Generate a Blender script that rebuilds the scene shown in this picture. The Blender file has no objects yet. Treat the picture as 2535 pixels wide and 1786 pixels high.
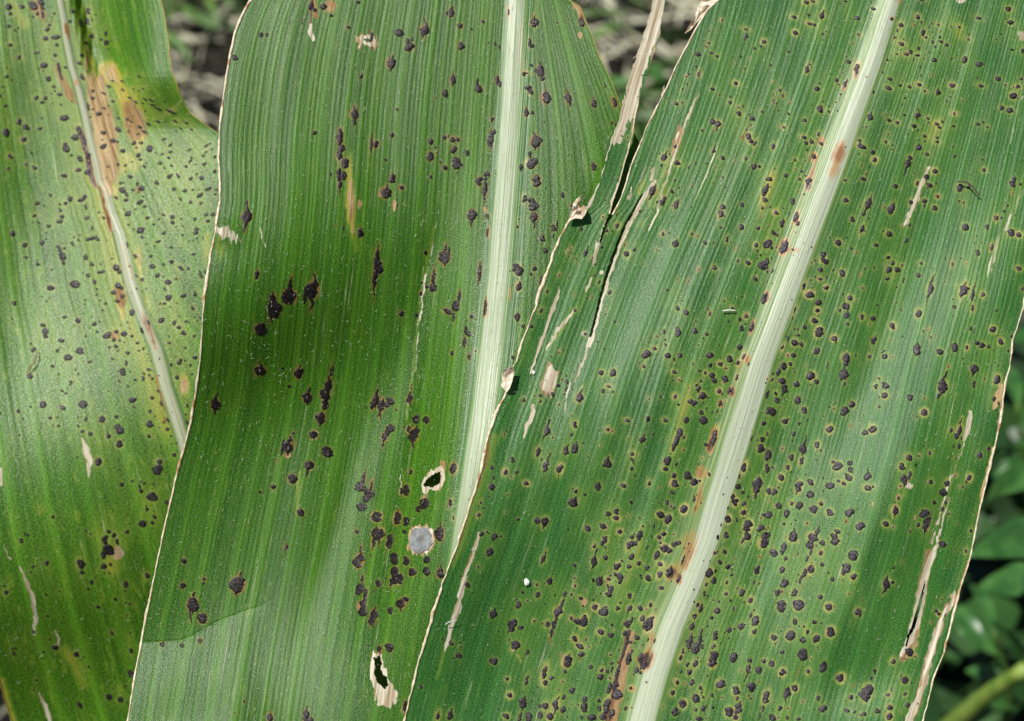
import bpy, math, random
import numpy as np
from mathutils import Vector
rng = np.random.default_rng(7)
random.seed(7)
# ------------------------------------------------------------------ camera, sky, sun
W0, H0 = 2535.0, 1786.0
FPX = W0/2/math.tan(math.radians(20))
PITCH = math.radians(40)
CAM = np.array([0.0, 0.0, 1.15])
FW = np.array([0, math.cos(PITCH), -math.sin(PITCH)])
RT = np.array([1.0, 0, 0])
UP = np.array([0, math.sin(PITCH), math.cos(PITCH)])
SD = 0.343                                   # distance at which the leaves hang
S = bpy.context.scene
cd = bpy.data.cameras.new('camera'); cam = bpy.data.objects.new('camera', cd)
S.collection.objects.link(cam); S.camera = cam
cam.location = CAM; cam.rotation_euler = (math.radians(90)-PITCH, 0, 0)
cd.sensor_width = 36; cd.lens = 18/math.tan(math.radians(20))
cd.clip_start = 0.02; cd.clip_end = 200
cd.dof.use_dof = True; cd.dof.focus_distance = SD; cd.dof.aperture_fstop = 15
SUN_CAM = np.array([-.40, .55, .73]); SUN_CAM /= np.linalg.norm(SUN_CAM)
SUN = RT*SUN_CAM[0] + UP*SUN_CAM[1] - FW*SUN_CAM[2]
w = bpy.data.worlds.new('World'); S.world = w; w.use_nodes = True
nt = w.node_tree; bg = nt.nodes['Background']
sky = nt.nodes.new('ShaderNodeTexSky'); sky.sky_type = 'NISHITA'; sky.sun_disc = False
sky.sun_elevation = math.asin(SUN[2]); sky.sun_rotation = math.atan2(SUN[0], SUN[1])
nt.links.new(sky.outputs[0], bg.inputs[0]); bg.inputs[1].default_value = 0.05
sl = bpy.data.lights.new('sun', 'SUN'); sl.energy = 5.0; sl.angle = math.radians(0.5); sl.color = (1, .97, .92)
so = bpy.data.objects.new('sun', sl); S.collection.objects.link(so)
so.rotation_euler = Vector(SUN).to_track_quat('Z', 'Y').to_euler(); so.location = (0, -1, 3)
S.view_settings.view_transform = 'Standard'; S.view_settings.look = 'None'; S.view_settings.exposure = 0.05; S.view_settings.gamma = 1
S.cycles.max_bounces = 6

# ------------------------------------------------------------------ helpers
def pt(px, py, z):
    """point seen at px,py of the photograph, z metres in front of the camera (arrays allowed)"""
    px, py, z = np.broadcast_arrays(np.asarray(px, float), np.asarray(py, float), np.asarray(z, float))
    a = (px-W0/2)/FPX*z; b = (H0/2-py)/FPX*z
    return CAM + z[..., None]*FW + a[..., None]*RT + b[..., None]*UP

def mesh_obj(name, verts, faces, mat, parent=None, smooth=True, uv=None, cols=None, loc=None):
    """verts (n,3); faces (m,4) or (m,3) int array, or list of arrays; linked as one object"""
    verts = np.asarray(verts, float)
    if isinstance(faces, list):
        fl = [f for f in faces if len(f)]
    else:
        fl = [faces]
    loops = np.concatenate([np.asarray(f).ravel() for f in fl]).astype(np.int32)
    tot = np.concatenate([np.full(len(f), np.asarray(f).shape[1]) for f in fl]).astype(np.int32)
    st = np.concatenate([[0], np.cumsum(tot)[:-1]]).astype(np.int32)
    if loc is not None: verts = verts-np.asarray(loc)
    me = bpy.data.meshes.new(name)
    me.vertices.add(len(verts)); me.vertices.foreach_set('co', verts.astype(np.float32).ravel())
    me.loops.add(len(loops)); me.loops.foreach_set('vertex_index', loops)
    me.polygons.add(len(tot)); me.polygons.foreach_set('loop_start', st); me.polygons.foreach_set('loop_total', tot)
    me.update(calc_edges=True)
    me.polygons.foreach_set('use_smooth', np.full(len(tot), smooth))
    if uv is not None:
        ul = me.uv_layers.new(name='UVMap'); ul.data.foreach_set('uv', np.asarray(uv, np.float32)[loops].ravel())
    for k, c in (cols or {}).items():
        a = me.attributes.new(k, 'FLOAT_COLOR', 'POINT'); a.data.foreach_set('color', np.asarray(c, np.float32).ravel())
    me.materials.append(mat)
    o = bpy.data.objects.new(name, me); S.collection.objects.link(o)
    if loc is not None: o.location = loc
    if parent: o.parent = parent
    return o

def tag(o, label=None, cat=None, group=None, kind=None):
    if label: o['label'] = label
    if cat: o['category'] = cat
    if group: o['group'] = group
    if kind: o['kind'] = kind
    return o

def thing(name, label, cat, group=None):
    o = bpy.data.objects.new(name, None); S.collection.objects.link(o); o.empty_display_size = .01
    return tag(o, label, cat, group)

def tube(pts, rad, nside=6, flat=1.0, nrm=None):
    pts = np.asarray(pts, float); n = len(pts)
    rad = np.broadcast_to(rad, n)
    t = np.gradient(pts, axis=0); t /= np.linalg.norm(t, axis=1)[:, None]+1e-12
    nr = -FW if nrm is None else nrm
    s = np.cross(t, nr); s /= np.linalg.norm(s, axis=1)[:, None]+1e-12
    b = np.cross(s, t)
    a = np.linspace(0, 2*np.pi, nside, endpoint=False)
    v = pts[:, None] + rad[:, None, None]*(np.cos(a)[None, :, None]*s[:, None]+flat*np.sin(a)[None, :, None]*b[:, None])
    i = np.arange(n-1)[:, None]*nside; j = np.arange(nside)[None]; k = (j+1) % nside
    f = np.stack([i+j, i+k, i+nside+k, i+nside+j], -1).reshape(-1, 4)
    return v.reshape(-1, 3), f

class Bag:
    def __init__(s): s.v = []; s.q = []; s.t = []; s.n = 0
    def add(s, v, q=None, t=None):
        v = np.asarray(v).reshape(-1, 3)
        if q is not None and len(q): s.q.append(np.asarray(q)+s.n)
        if t is not None and len(t): s.t.append(np.asarray(t)+s.n)
        s.v.append(v); s.n += len(v)
    def build(s, name, mat, parent=None, **k):
        fl = []
        if s.q: fl.append(np.concatenate(s.q))
        if s.t: fl.append(np.concatenate(s.t))
        return mesh_obj(name, np.concatenate(s.v), fl, mat, parent, **k)

# smooth value noise on arrays
_NT = rng.random((256, 256))
def vnoise(x, y):
    xi = np.floor(x).astype(int); yi = np.floor(y).astype(int); fx = x-xi; fy = y-yi
    fx = fx*fx*(3-2*fx); fy = fy*fy*(3-2*fy)
    g = lambda a, b: _NT[a % 256, b % 256]
    return ((g(xi, yi)*(1-fx)+g(xi+1, yi)*fx)*(1-fy)+(g(xi, yi+1)*(1-fx)+g(xi+1, yi+1)*fx)*fy)*2-1

def sstep(a, b, x):
    t = np.clip((x-a)/(b-a), 0, 1); return t*t*(3-2*t)

# ------------------------------------------------------------------ materials
class M:
    def __init__(s, name):
        s.m = bpy.data.materials.new(name); s.m.use_nodes = True; s.nt = s.m.node_tree
        s.p = s.nt.nodes['Principled BSDF']; s.out = s.nt.nodes['Material Output']
    def n(s, t, **k):
        nd = s.nt.nodes.new(t)
        for a, b in k.items(): setattr(nd, a, b)
        return nd
    def l(s, a, b): s.nt.links.new(a, b)
    def setv(s, inp, v):
        if hasattr(v, 'links') or hasattr(v, 'is_linked'): s.l(v, inp)
        else: inp.default_value = v
    def math(s, op, a, b=0.0, clamp=False):
        nd = s.n('ShaderNodeMath', operation=op, use_clamp=clamp); s.setv(nd.inputs[0], a); s.setv(nd.inputs[1], b); return nd.outputs[0]
    def mix(s, f, a, b, bt='MIX'):
        nd = s.n('ShaderNodeMix', data_type='RGBA', blend_type=bt); nd.clamp_factor = True
        s.setv(nd.inputs[0], f)
        for i, v in ((6, a), (7, b)):
            if isinstance(v, tuple): v = (*v, 1.0) if len(v) == 3 else v
            s.setv(nd.inputs[i], v)
        return nd.outputs[2]
    def ramp(s, f, lo, hi, a=0.0, b=1.0):
        nd = s.n('ShaderNodeMapRange', interpolation_type='SMOOTHSTEP'); s.setv(nd.inputs[0], f)
        nd.inputs[1].default_value = lo; nd.inputs[2].default_value = hi; nd.inputs[3].default_value = a; nd.inputs[4].default_value = b
        return nd.outputs[0]
    def noise(s, vec, scale, detail=2, rough=.5, dim='2D'):
        nd = s.n('ShaderNodeTexNoise', noise_dimensions=dim); s.l(vec, nd.inputs['Vector'])
        nd.inputs['Scale'].default_value = scale; nd.inputs['Detail'].default_value = detail; nd.inputs['Roughness'].default_value = rough
        return nd.outputs['Fac']
    def scalev(s, vec, sc, off=(0, 0, 0)):
        nd = s.n('ShaderNodeMapping'); s.l(vec, nd.inputs[0]); nd.inputs['Scale'].default_value = sc; nd.inputs['Location'].default_value = off
        return nd.outputs[0]
    def bump(s, h, dist, strength=1.0, nrm=None):
        nd = s.n('ShaderNodeBump'); s.l(h, nd.inputs['Height']); nd.inputs['Distance'].default_value = dist; nd.inputs['Strength'].default_value = strength
        if nrm is not None: s.l(nrm, nd.inputs['Normal'])
        return nd.outputs[0]

def leaf_mat(name, dark, light, yg, halo, streak=1.0, offs=0.0, rough=.43, transl=.18, spec=.5):
    m = M(name)
    uv = m.n('ShaderNodeUVMap', uv_map='UVMap').outputs[0]
    st = m.scalev(uv, (1, .03, 1), (offs, offs, 0))
    st2 = m.scalev(uv, (1, .012, 1), (offs+3, offs, 0))
    fine = m.noise(st, 95, 2, .6)          # secondary veins
    mid = m.noise(st, 26, 2, .5)
    wide = m.noise(st2, 7, 2, .5)
    lines = m.noise(st2, 60, 1, .5)
    sx = m.n('ShaderNodeSeparateXYZ'); m.l(uv, sx.inputs[0])
    ph = m.math('ADD', m.math('MULTIPLY', sx.outputs[0], 523.6), m.math('MULTIPLY', m.noise(st2, 22, 2, .5), 9.0))
    rib12 = m.math('MULTIPLY', m.math('ADD', m.math('SINE', ph), 1.0), .5)
    ph2 = m.math('ADD', m.math('MULTIPLY', sx.outputs[0], 98.0), m.math('MULTIPLY', m.noise(st2, 5, 2, .5), 6.0))
    rib60 = m.math('POWER', m.math('MULTIPLY', m.math('ADD', m.math('SINE', ph2), 1.0), .5), 9.0)
    grain = m.noise(uv, 330, 2, .6)
    patch = m.noise(m.scalev(uv, (1, .35, 1)), 9, 3, .6)
    fleck = m.noise(m.scalev(uv, (1, .22, 1)), 70, 3, .7)
    A = m.n('ShaderNodeVertexColor', layer_name='mA').outputs[0]
    B = m.n('ShaderNodeVertexColor', layer_name='mB').outputs[0]
    sa = m.n('ShaderNodeSeparateColor'); m.l(A, sa.inputs[0])
    sb = m.n('ShaderNodeSeparateColor'); m.l(B, sb.inputs[0])
    ha, tan, yel = sa.outputs; rust_shade, pale, rib = sb.outputs
    f = m.math('ADD', m.math('MULTIPLY', m.ramp(mid, .35, .65), .35*streak), m.math('MULTIPLY', m.ramp(wide, .35, .65), .28))
    f = m.math('ADD', f, m.math('MULTIPLY', m.ramp(fine, .3, .7), .35*streak))
    c = m.mix(f, dark, light)
    c = m.mix(m.math('MULTIPLY', m.ramp(lines, .62, .75), .30*streak), c, tuple(min(1, x*1.7+.01) for x in light))
    c = m.mix(m.math('MULTIPLY', m.math('MULTIPLY', rib12, m.ramp(mid, .35, .6)), .28), c, tuple(x*.55 for x in dark))
    c = m.mix(m.math('MULTIPLY', rib60, .36*streak), c, tuple(min(1, x*1.8+.01) for x in light))
    c = m.mix(m.math('MULTIPLY', m.ramp(fleck, .54, .74), .55 if offs == 0 else .3), c, yg)
    yy = m.math('ADD', yel, m.math('MULTIPLY', m.math('SUBTRACT', mid, .5), m.math('MULTIPLY', yel, 2.0)))
    c = m.mix(yy, c, m.mix(m.ramp(yy, .55, 1.0), yg, (.50, .36, .05)))
    hh = m.math('MULTIPLY', ha, m.ramp(grain, .1, .6, .6, 1.0))
    c = m.mix(hh, c, halo)
    # fine light and dark speckle: sparkle of the sheen put into the colour
    c = m.mix(m.math('MULTIPLY', m.ramp(grain, .42, .72), .38), c, tuple(min(1, x*2.2+.03) for x in light))
    c = m.mix(m.math('MULTIPLY', m.ramp(grain, .48, .25), .6), c, tuple(x*.45 for x in dark))
    tn = m.ramp(m.math('ADD', tan, m.math('MULTIPLY', m.math('SUBTRACT', m.noise(m.scalev(uv, (1, .15, 1)), 90, 3, .6), .5), 1.1)), .15, .6)
    tc = m.mix(m.ramp(m.noise(st, 150, 3, .7), .35, .65), (.26, .14, .045), (.60, .43, .21)); tc = m.mix(m.ramp(m.noise(st, 45, 2, .6), .5, .75), tc, (.36, .29, .20))
    tc = m.mix(m.ramp(patch, .42, .72, 0, .75), tc, (.27, .12, .035)); tc = m.mix(m.ramp(grain, .5, .25, 0, .5), tc, (.12, .07, .03))
    c = m.mix(m.math('MULTIPLY', tn, m.ramp(tan, .0, .5, .35, 1.0)), c, tc)
    rr = m.ramp(m.math('ADD', rust_shade, m.math('MULTIPLY', m.math('SUBTRACT', fine, .5), m.math('MULTIPLY', rust_shade, 1.2))), .05, .85)
    c = m.mix(rr, c, m.mix(m.ramp(rust_shade, .45, .95), (.30, .12, .03), (.030, .015, .010)))
    pn = m.ramp(m.math('ADD', pale, m.math('MULTIPLY', m.math('SUBTRACT', m.noise(st, 110, 3, .7), .5), 1.3)), .2, .62)
    pc = m.mix(m.ramp(m.noise(st, 110, 3, .7), .3, .7), (.34, .26, .15), (.80, .74, .58)); pc = m.mix(m.ramp(patch, .5, .72, 0, .3), pc, (.40, .28, .13))
    c = m.mix(pn, c, pc)
    m.l(c, m.p.inputs['Base Color'])
    rn = m.math('ADD', rough-.17, m.math('MULTIPLY', grain, .34))
    rn = m.math('ADD', rn, m.math('MULTIPLY', m.math('MAXIMUM', tn, pn), .3))
    m.l(rn, m.p.inputs['Roughness'])
    g2 = m.noise(uv, 420, 1, .5); m.l(m.math('MULTIPLY', m.ramp(g2, .25, .75, .05, 1.9), spec), m.p.inputs['Specular IOR Level'])
    hgt = m.math('ADD', m.math('MULTIPLY', fine, .8), m.math('MULTIPLY', mid, 1.1))
    hgt = m.math('ADD', hgt, m.math('MULTIPLY', grain, .7))
    hgt = m.math('ADD', hgt, m.math('MULTIPLY', rib12, -.27)); hgt = m.math('ADD', hgt, m.math('MULTIPLY', rib60, .5*streak))
    hgt = m.math('ADD', hgt, m.math('MULTIPLY', lines, .9))
    bn = m.bump(hgt, .00013, .9)
    m.l(bn, m.p.inputs['Normal'])
    tr = m.n('ShaderNodeBsdfTranslucent'); m.l(m.mix(.5, c, yg), tr.inputs[0])
    mx = m.n('ShaderNodeMixShader'); mx.inputs[0].default_value = transl
    m.l(m.p.outputs[0], mx.inputs[1]); m.l(tr.outputs[0], mx.inputs[2]); m.l(mx.outputs[0], m.out.inputs[0])
    return m.m

def rib_mat(name, green, core, edge, rough=.38):
    m = M(name)
    uv = m.n('ShaderNodeUVMap', uv_map='UVMap').outputs[0]
    st = m.scalev(uv, (1, .012, 1))
    A = m.n('ShaderNodeVertexColor', layer_name='mA').outputs[0]
    B = m.n('ShaderNodeVertexColor', layer_name='mB').outputs[0]
    sa = m.n('ShaderNodeSeparateColor'); m.l(A, sa.inputs[0]); ha, tan, yel = sa.outputs
    sb = m.n('ShaderNodeSeparateColor'); m.l(B, sb.inputs[0]); rust_shade, pale, rib = sb.outputs
    stri = m.noise(st, 90, 3, .65); stri2 = m.noise(st, 260, 2, .6)
    grain = m.noise(uv, 330, 2, .6)
    k = m.math('ADD', rib, m.math('MULTIPLY', m.math('SUBTRACT', stri, .5), 1.1))
    k = m.math('ADD', k, m.math('MULTIPLY', m.math('SUBTRACT', stri2, .5), .5))
    c = m.mix(m.ramp(k, .0, .38), green, edge)
    c = m.mix(m.ramp(k, .38, .95), c, core)
    c = m.mix(m.math('MULTIPLY', m.ramp(stri2, .55, .3), .25), c, edge)
    c = m.mix(m.math('MULTIPLY', m.ramp(grain, .45, .2), .25), c, tuple(x*.7 for x in edge))
    c = m.mix(m.math('MULTIPLY', ha, m.math('SUBTRACT', 1.0, rib, clamp=True)), c, (.42, .40, .10))
    c = m.mix(m.ramp(tan, .1, .7, 0, .85), c, (.52, .36, .20))
    rr = m.ramp(m.math('ADD', rust_shade, m.math('MULTIPLY', m.math('SUBTRACT', stri, .5), m.math('MULTIPLY', rust_shade, 1.6))), .05, .9)
    c = m.mix(rr, c, m.mix(m.ramp(rust_shade, .45, .95), (.45, .19, .05), (.05, .02, .012)))
    m.l(c, m.p.inputs['Base Color'])
    m.p.inputs['Roughness'].default_value = rough
    h = m.math('ADD', m.math('MULTIPLY', stri, 1.4), m.math('MULTIPLY', stri2, .5)); h = m.math('ADD', h, m.math('MULTIPLY', grain, .2))
    m.l(m.bump(h, .0003, .5), m.p.inputs['Normal'])
    return m.m

def spot_mat():
    m = M('tar_spot_crust')
    g = m.n('ShaderNodeNewGeometry').outputs['Position']
    cr = m.n('ShaderNodeSeparateColor'); m.l(m.n('ShaderNodeVertexColor', layer_name='crust_sheen').outputs[0], cr.inputs[0])
    n1 = m.noise(g, 1500, 3, .65, '3D'); n2 = m.noise(g, 3600, 2, .6, '3D')
    c = m.mix(m.ramp(n1, .4, .62), (.004, .003, .003), (.022, .014, .012))
    gr = m.mix(m.ramp(n2, .42, .62), (.010, .008, .011), (.13, .115, .13))
    c = m.mix(m.math('MULTIPLY', cr.outputs[0], m.ramp(n1, .2, .6, .5, 1.0)), c, gr)
    m.l(c, m.p.inputs['Base Color'])
    m.l(m.ramp(n2, .3, .7, .22, .46), m.p.inputs['Roughness']); m.p.inputs['Specular IOR Level'].default_value = .27
    h = m.math('ADD', n1, m.math('MULTIPLY', n2, .4))
    m.l(m.bump(h, .00022, .9), m.p.inputs['Normal'])
    return m.m

def plain_mat(name, c1, c2, scale=800, rough=.6, bump=.0002, c3=None):
    m = M(name)
    g = m.n('ShaderNodeNewGeometry').outputs['Position']
    n1 = m.noise(g, scale, 3, .6, '3D')
    c = m.mix(m.ramp(n1, .3, .7), c1, c2)
    if c3: c = m.mix(m.ramp(m.noise(g, scale*.3, 2, .6, '3D'), .55, .72), c, c3)
    m.l(c, m.p.inputs['Base Color']); m.p.inputs['Roughness'].default_value = rough
    if bump: m.l(m.bump(n1, bump, .6), m.p.inputs['Normal'])
    return m.m

SPOT = spot_mat()
HAIR = plain_mat('pale_hair', (.55, .62, .42), (.75, .80, .62), 3000, .4, 0)
MARGIN = plain_mat('pale_leaf_margin', (.50, .40, .24), (.78, .70, .50), 900, .55, .0002, (.36, .17, .07))
MARGIN_O = plain_mat('orange_leaf_margin', (.30, .20, .04), (.25, .30, .05), 500, .55, .0002, (.35, .12, .03))
DRY = plain_mat('dry_papery_tissue', (.48, .38, .26), (.80, .73, .60), 900, .75, .0003, (.40, .28, .16))

# ------------------------------------------------------------------ leaf outlines (photograph pixels)
def curve(s):
    a = np.array([[float(q) for q in p.split(',')] for p in s.split()]); return a[:, 0], a[:, 1]
def cx(c, y):
    """x of outline at y, linearly continued at both ends"""
    X, Y = c; r = np.interp(y, Y, X)
    lo = (X[1]-X[0])/(Y[1]-Y[0]); hi = (X[-1]-X[-2])/(Y[-1]-Y[-2])
    r = np.where(y < Y[0], X[0]+(y-Y[0])*lo, r); return np.where(y > Y[-1], X[-1]+(y-Y[-1])*hi, r)

LEAF = {
 1: dict(L=curve('-220,-700 -180,0 -140,900 -85,1400 -30,1600 0,1696 17,1754 28,1786 90,2000 200,2500'),
         M=curve('80,-700 148,0 159,56 164,98 178,167 195,223 212,293 223,348 237,404 246,450 259,473 273,529 295,584 309,640 321,696 340,752 362,807 387,863 412,960 435,1029 452,1085 500,1250 560,1450 650,1786 850,2500'),
         R=curve('350,-700 385,-120 399,0 407,33 415,84 421,125 426,173 435,201 449,240 471,279 502,304 539,329 600,365 690,450 830,700 1010,1000 1150,1250 1200,1786 1300,2500'),
         z=SD+.055, hl=13, hr=13),
 2: dict(L=curve('720,-700 645,-60 621,0 615,5 596,42 580,84 570,131 560,184 551,251 542,320 540,390 543,450 543,500 536,542 531,579 521,623 513,676 504,738 499,821 494,895 485,960 471,1046 456,1105 437,1169 424,1233 410,1288 399,1340 387,1397 373,1464 357,1542 346,1604 330,1687 315,1786 220,2500'),
         M=curve('1320,-700 1279,0 1266,220 1250,450 1232,680 1209,895 1190,1060 1165,1230 1140,1400 1110,1600 1085,1786 990,2500'),
         R=curve('1290,-700 1385,-80 1409,0 1437,17 1448,45 1465,84 1484,139 1506,184 1523,223 1536,259 1560,310 1592,370 1608,450 1610,700 1590,1000 1540,1400 1480,1786 1300,2500'),
         z=SD+.008, hl=24, hr=20),
 3: dict(L=curve('1700,-700 1617,0 1607,42 1590,95 1573,145 1557,195 1543,245 1532,293 1509,360 1501,390 1484,450 1470,478 1456,509 1420,535 1403,556 1387,584 1370,623 1353,676 1336,718 1323,766 1306,810 1292,844 1278,891 1270,907 1248,979 1223,1035 1206,1085 1195,1141 1178,1205 1159,1264 1142,1314 1134,1340 1117,1386 1095,1442 1075,1503 1058,1567 1042,1615 1028,1670 1014,1726 1000,1786 830,2500'),
         M=curve('2440,-700 2212,0 2160,160 2108,300 2052,450 2010,560 1965,680 1925,790 1885,895 1850,1010 1818,1115 1780,1230 1748,1340 1705,1450 1660,1555 1622,1670 1590,1786 1400,2500'),
         R=curve('2900,-700 2680,0 2600,400 2548,700 2535,760 2525,793 2508,844 2503,895 2491,946 2483,1001 2475,1057 2461,1113 2450,1163 2439,1211 2425,1272 2411,1340 2402,1386 2383,1442 2369,1489 2352,1559 2335,1623 2313,1679 2299,1732 2285,1786 2100,2500'),
         z=SD+.000, hl=34, hr=36),
}
# gap between the torn strip and the blade of the right-hand leaf, and other openings
SLIT_R = curve('2010,-700 1830,-70 1777,0 1749,25 1721,72 1696,120 1671,167 1649,217 1624,268 1598,318 1579,368 1559,415 1551,446 1537,487 1526,512 1513,535')
SLIT_L = curve('1760,-700 1655,-70 1649,0 1640,42 1635,84 1621,125 1604,178 1587,229 1576,273 1568,329 1554,382 1543,418 1536,447 1525,481 1513,512 1509,535')
CRACKS = ['1511,535 1500,556 1492,580 1486,600', '1590,482 1576,505 1565,529 1548,556 1530,601 1512,651 1500,687 1488,729 1478,771 1468,810 1462,832',
          '2290,1440 2283,1470 2276,1500 2268,1530 2258,1558 2249,1575 2243,1600',
          '2342,1520 2335,1535']
CRACKW = [(6, 3), (2.6, 5, 3.5), (2.2, 5, 5.5, 2), (2, 2)]
HOLES = {2: ['1047,1202 1056,1188 1068,1178 1078,1172 1091,1167 1090,1196 1078,1203 1068,1209 1060,1204 1052,1207',
             '924,1626 932,1630 940,1622 945,1640 943,1658 949,1671 957,1676 961,1696 952,1708 944,1698 935,1692 930,1678 925,1668 928,1650',
             '899,98 908,94 915,97 917,106 909,107 903,101']}

def seg_dist(P, X, Y):
    """distance of points to polyline P and position along it (0..1)"""
    P = np.asarray(P); d = np.full(X.shape, 1e9); s = np.zeros(X.shape); n = len(P)-1
    for i in range(n):
        a, b = P[i], P[i+1]; ab = b-a; t = np.clip(((X-a[0])*ab[0]+(Y-a[1])*ab[1])/(ab@ab+1e-9), 0, 1)
        q = np.hypot(X-a[0]-t*ab[0], Y-a[1]-t*ab[1]); m = q < d; d = np.where(m, q, d); s = np.where(m, (i+t)/n, s)
    return d, s
def inpoly(P, X, Y):
    P = np.asarray(P); r = np.zeros(X.shape, bool)
    for i in range(len(P)):
        a = P[i]; b = P[i-1]
        c = ((a[1] > Y) != (b[1] > Y)) & (X < (b[0]-a[0])*(Y-a[1])/(b[1]-a[1]+1e-9)+a[0]); r ^= c
    return r
def pp(s): return np.array([[float(q) for q in p.split(',')] for p in s.split()])

# ------------------------------------------------------------------ relief: tilts the surface, integrated to a height
GX0, GY0, GS = -500, -760, 14.0
gx = np.arange(GX0, 3300, GS); gy = np.arange(GY0, 2560, GS); GXX, GYY = np.meshgrid(gx, gy)
def integrate(tx, ty):
    """least-squares height whose slopes are tx, ty (cosine transform by mirrored FFT)"""
    h, w_ = tx.shape
    fx = np.zeros_like(tx); fy = np.zeros_like(ty)
    fx[:, :-1] = (tx[:, :-1]+tx[:, 1:])/2; fy[:-1] = (ty[:-1]+ty[1:])/2
    div = fx.copy(); div[:, 1:] -= fx[:, :-1]; div += fy; div[1:] -= fy[:-1]
    e = np.concatenate([div, div[:, ::-1]], 1); e = np.concatenate([e, e[::-1]], 0)
    F = np.fft.fft2(e); ky = np.arange(2*h)*np.pi/h; kx = np.arange(2*w_)*np.pi/w_
    D = (2*np.cos(ky)-2)[:, None]+(2*np.cos(kx)-2)[None]; D[0, 0] = 1
    F = F/D; F[0, 0] = 0
    return np.real(np.fft.ifft2(F))[:h, :w_]
def blob(cx_, cy_, rx, ry, rot=0):
    c, s = math.cos(math.radians(rot)), math.sin(math.radians(rot))
    dx, dy = GXX-cx_, GYY-cy_; u = (dx*c+dy*s)/rx; v = (-dx*s+dy*c)/ry
    return np.exp(-(u*u+v*v))
BLOBS = {
 1: [(300,620,150,400,0,.55),(90,980,170,130,0,.2),(140,230,60,300,0,.2),(0,420,110,520,0,-1.6),(60,1680,520,420,0,-3.0),(350,60,70,150,0,-.2),(480,420,90,110,0,.2)],
 2: [(800,150,380,300,0,-.35),(640,860,250,245,0,-3.5),(860,1350,190,260,0,-.8),(880,1150,140,380,0,-1.5),(1110,880,60,320,4,.9),(420,1750,190,140,0,1.9),(690,1600,60,220,6,.4),(560,1250,150,170,0,-.5),(1000,250,60,400,0,.2),(600,330,90,200,0,-.4)],
 3: [(1600,780,130,280,15,.8),(2060,1180,130,260,15,1.3),(2350,700,120,200,15,1.0),(2010,1500,130,200,15,.9),(1150,1500,200,320,12,-1.4),(2300,1250,90,250,15,-1.0),(1900,200,350,260,0,.35),(2120,900,35,280,17,-.9),(1560,1300,70,280,16,.3),(2150,1740,120,80,0,1.3),(1400,980,90,160,12,.5),(1760,300,60,300,20,-.2),(2430,1000,40,200,15,.5)],
}
SM = {}
_yy = np.arange(-1100, 2900, 10.)
for k, L in LEAF.items():
    for s_ in 'LR':
        e_ = cx(L[s_], _yy); n_ = 61; ker = np.hanning(n_+2)[1:-1]; ker /= ker.sum()
        SM[k, s_] = (np.convolve(e_, ker, 'same')[30:-30], _yy[30:-30])
PXM = SD/FPX                                  # metres per pixel at the leaves
RELIEF = {}
BASE_TILT = {1: .12, 2: .15, 3: .35}
for k, L in LEAF.items():
    Sh = np.zeros_like(GXX)
    for b in BLOBS[k]: Sh = Sh + b[5]*blob(*b[:5])
    tn_ = (GXX-cx(L['M'], GYY))
    wv = {1: (.06, 85), 2: (.05, 150), 3: (.11, 95)}[k]
    Sx = wv[0]*np.sin(tn_/wv[1]*6.283+2*vnoise(GYY/500., tn_*0+k))*(vnoise(tn_/200.+k, GYY/700.)*.6+.6)
    Hh = integrate(.30*Sh+Sx, .40*Sh)*GS*PXM
    # V-fold: the blade rises away from the midrib a little
    inside = (GXX > cx(L['L'], GYY)) & (GXX < cx(L['R'], GYY)) & (GYY > 0) & (GYY < H0)
    A_ = np.stack([GXX[inside], GYY[inside], np.ones(inside.sum())], 1)
    co, *_ = np.linalg.lstsq(A_, Hh[inside], rcond=None)
    Hh = Hh-(co[0]*GXX+co[1]*GYY+co[2])
    if k == 1:                                # rolled trough right of the midrib at the top
        xg = np.interp(GYY, [-700, 14, 80, 167, 260], [150, 206, 222, 238, 262]); d = GXX-xg
        prof = np.where(d < 0, np.exp(-(d/16.)**2), np.exp(-(d/70.)**2))
        Hh = Hh-.0045*prof*(1-sstep(120, 260, GYY))
        Hh = Hh+.006*sstep(250, 400, GXX)*(1-sstep(180, 330, GYY))
    Hh = .028*np.tanh(Hh/.028)+(BASE_TILT[k]*(.12*(GXX-1267)+.30*(GYY-893)))*PXM
    RELIEF[k] = Hh
def bil(G, x, y):
    u = np.clip((x-GX0)/GS, 0, G.shape[1]-2.001); v = np.clip((y-GY0)/GS, 0, G.shape[0]-2.001)
    i = u.astype(int); j = v.astype(int); a = u-i; b = v-j
    return (G[j, i]*(1-a)+G[j, i+1]*a)*(1-b)+(G[j+1, i]*(1-a)+G[j+1, i+1]*a)*b
CREASE = pp('350,1592 420,1588 446,1587 474,1576 502,1559 557,1531 600,1515 640,1503 700,1470')
FOLD2 = pp('1081,551 1056,676 1036,807 1031,891 1022,946 1003,1046 992,1197 970,1340')
def height(k, x, y):
    x = np.asarray(x, float); y = np.asarray(y, float)
    h = bil(RELIEF[k], x, y)
    if k == 2:
        d, _ = seg_dist(CREASE, x, y); fd = 1-sstep(560, 700, x); below = y > np.interp(x, CREASE[:, 0], CREASE[:, 1])
        h = h+fd*(np.where(below, .30*PXM*55*(1-np.exp(-d/55.)), 0)-.00012*np.exp(-(d/2.5)**2))
        d, _ = seg_dist(FOLD2, x, y); rt = x > np.interp(y, FOLD2[:, 1], FOLD2[:, 0])
        fd = sstep(540, 640, y)*(1-sstep(1150, 1330, y))
        h = h-fd*.0007*np.where(rt, np.exp(-d/38.), np.exp(-d/24.))
        h = h+.0010*np.exp(-(np.hypot((x-540)/60, (y-578)/30))**2)
    if k == 3:
        st = x < cx(SLIT_L, y)+1
        h = h+np.where(st & (y < 535), .003*sstep(535, 250, y), 0)
    return h
_h2 = height
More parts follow.
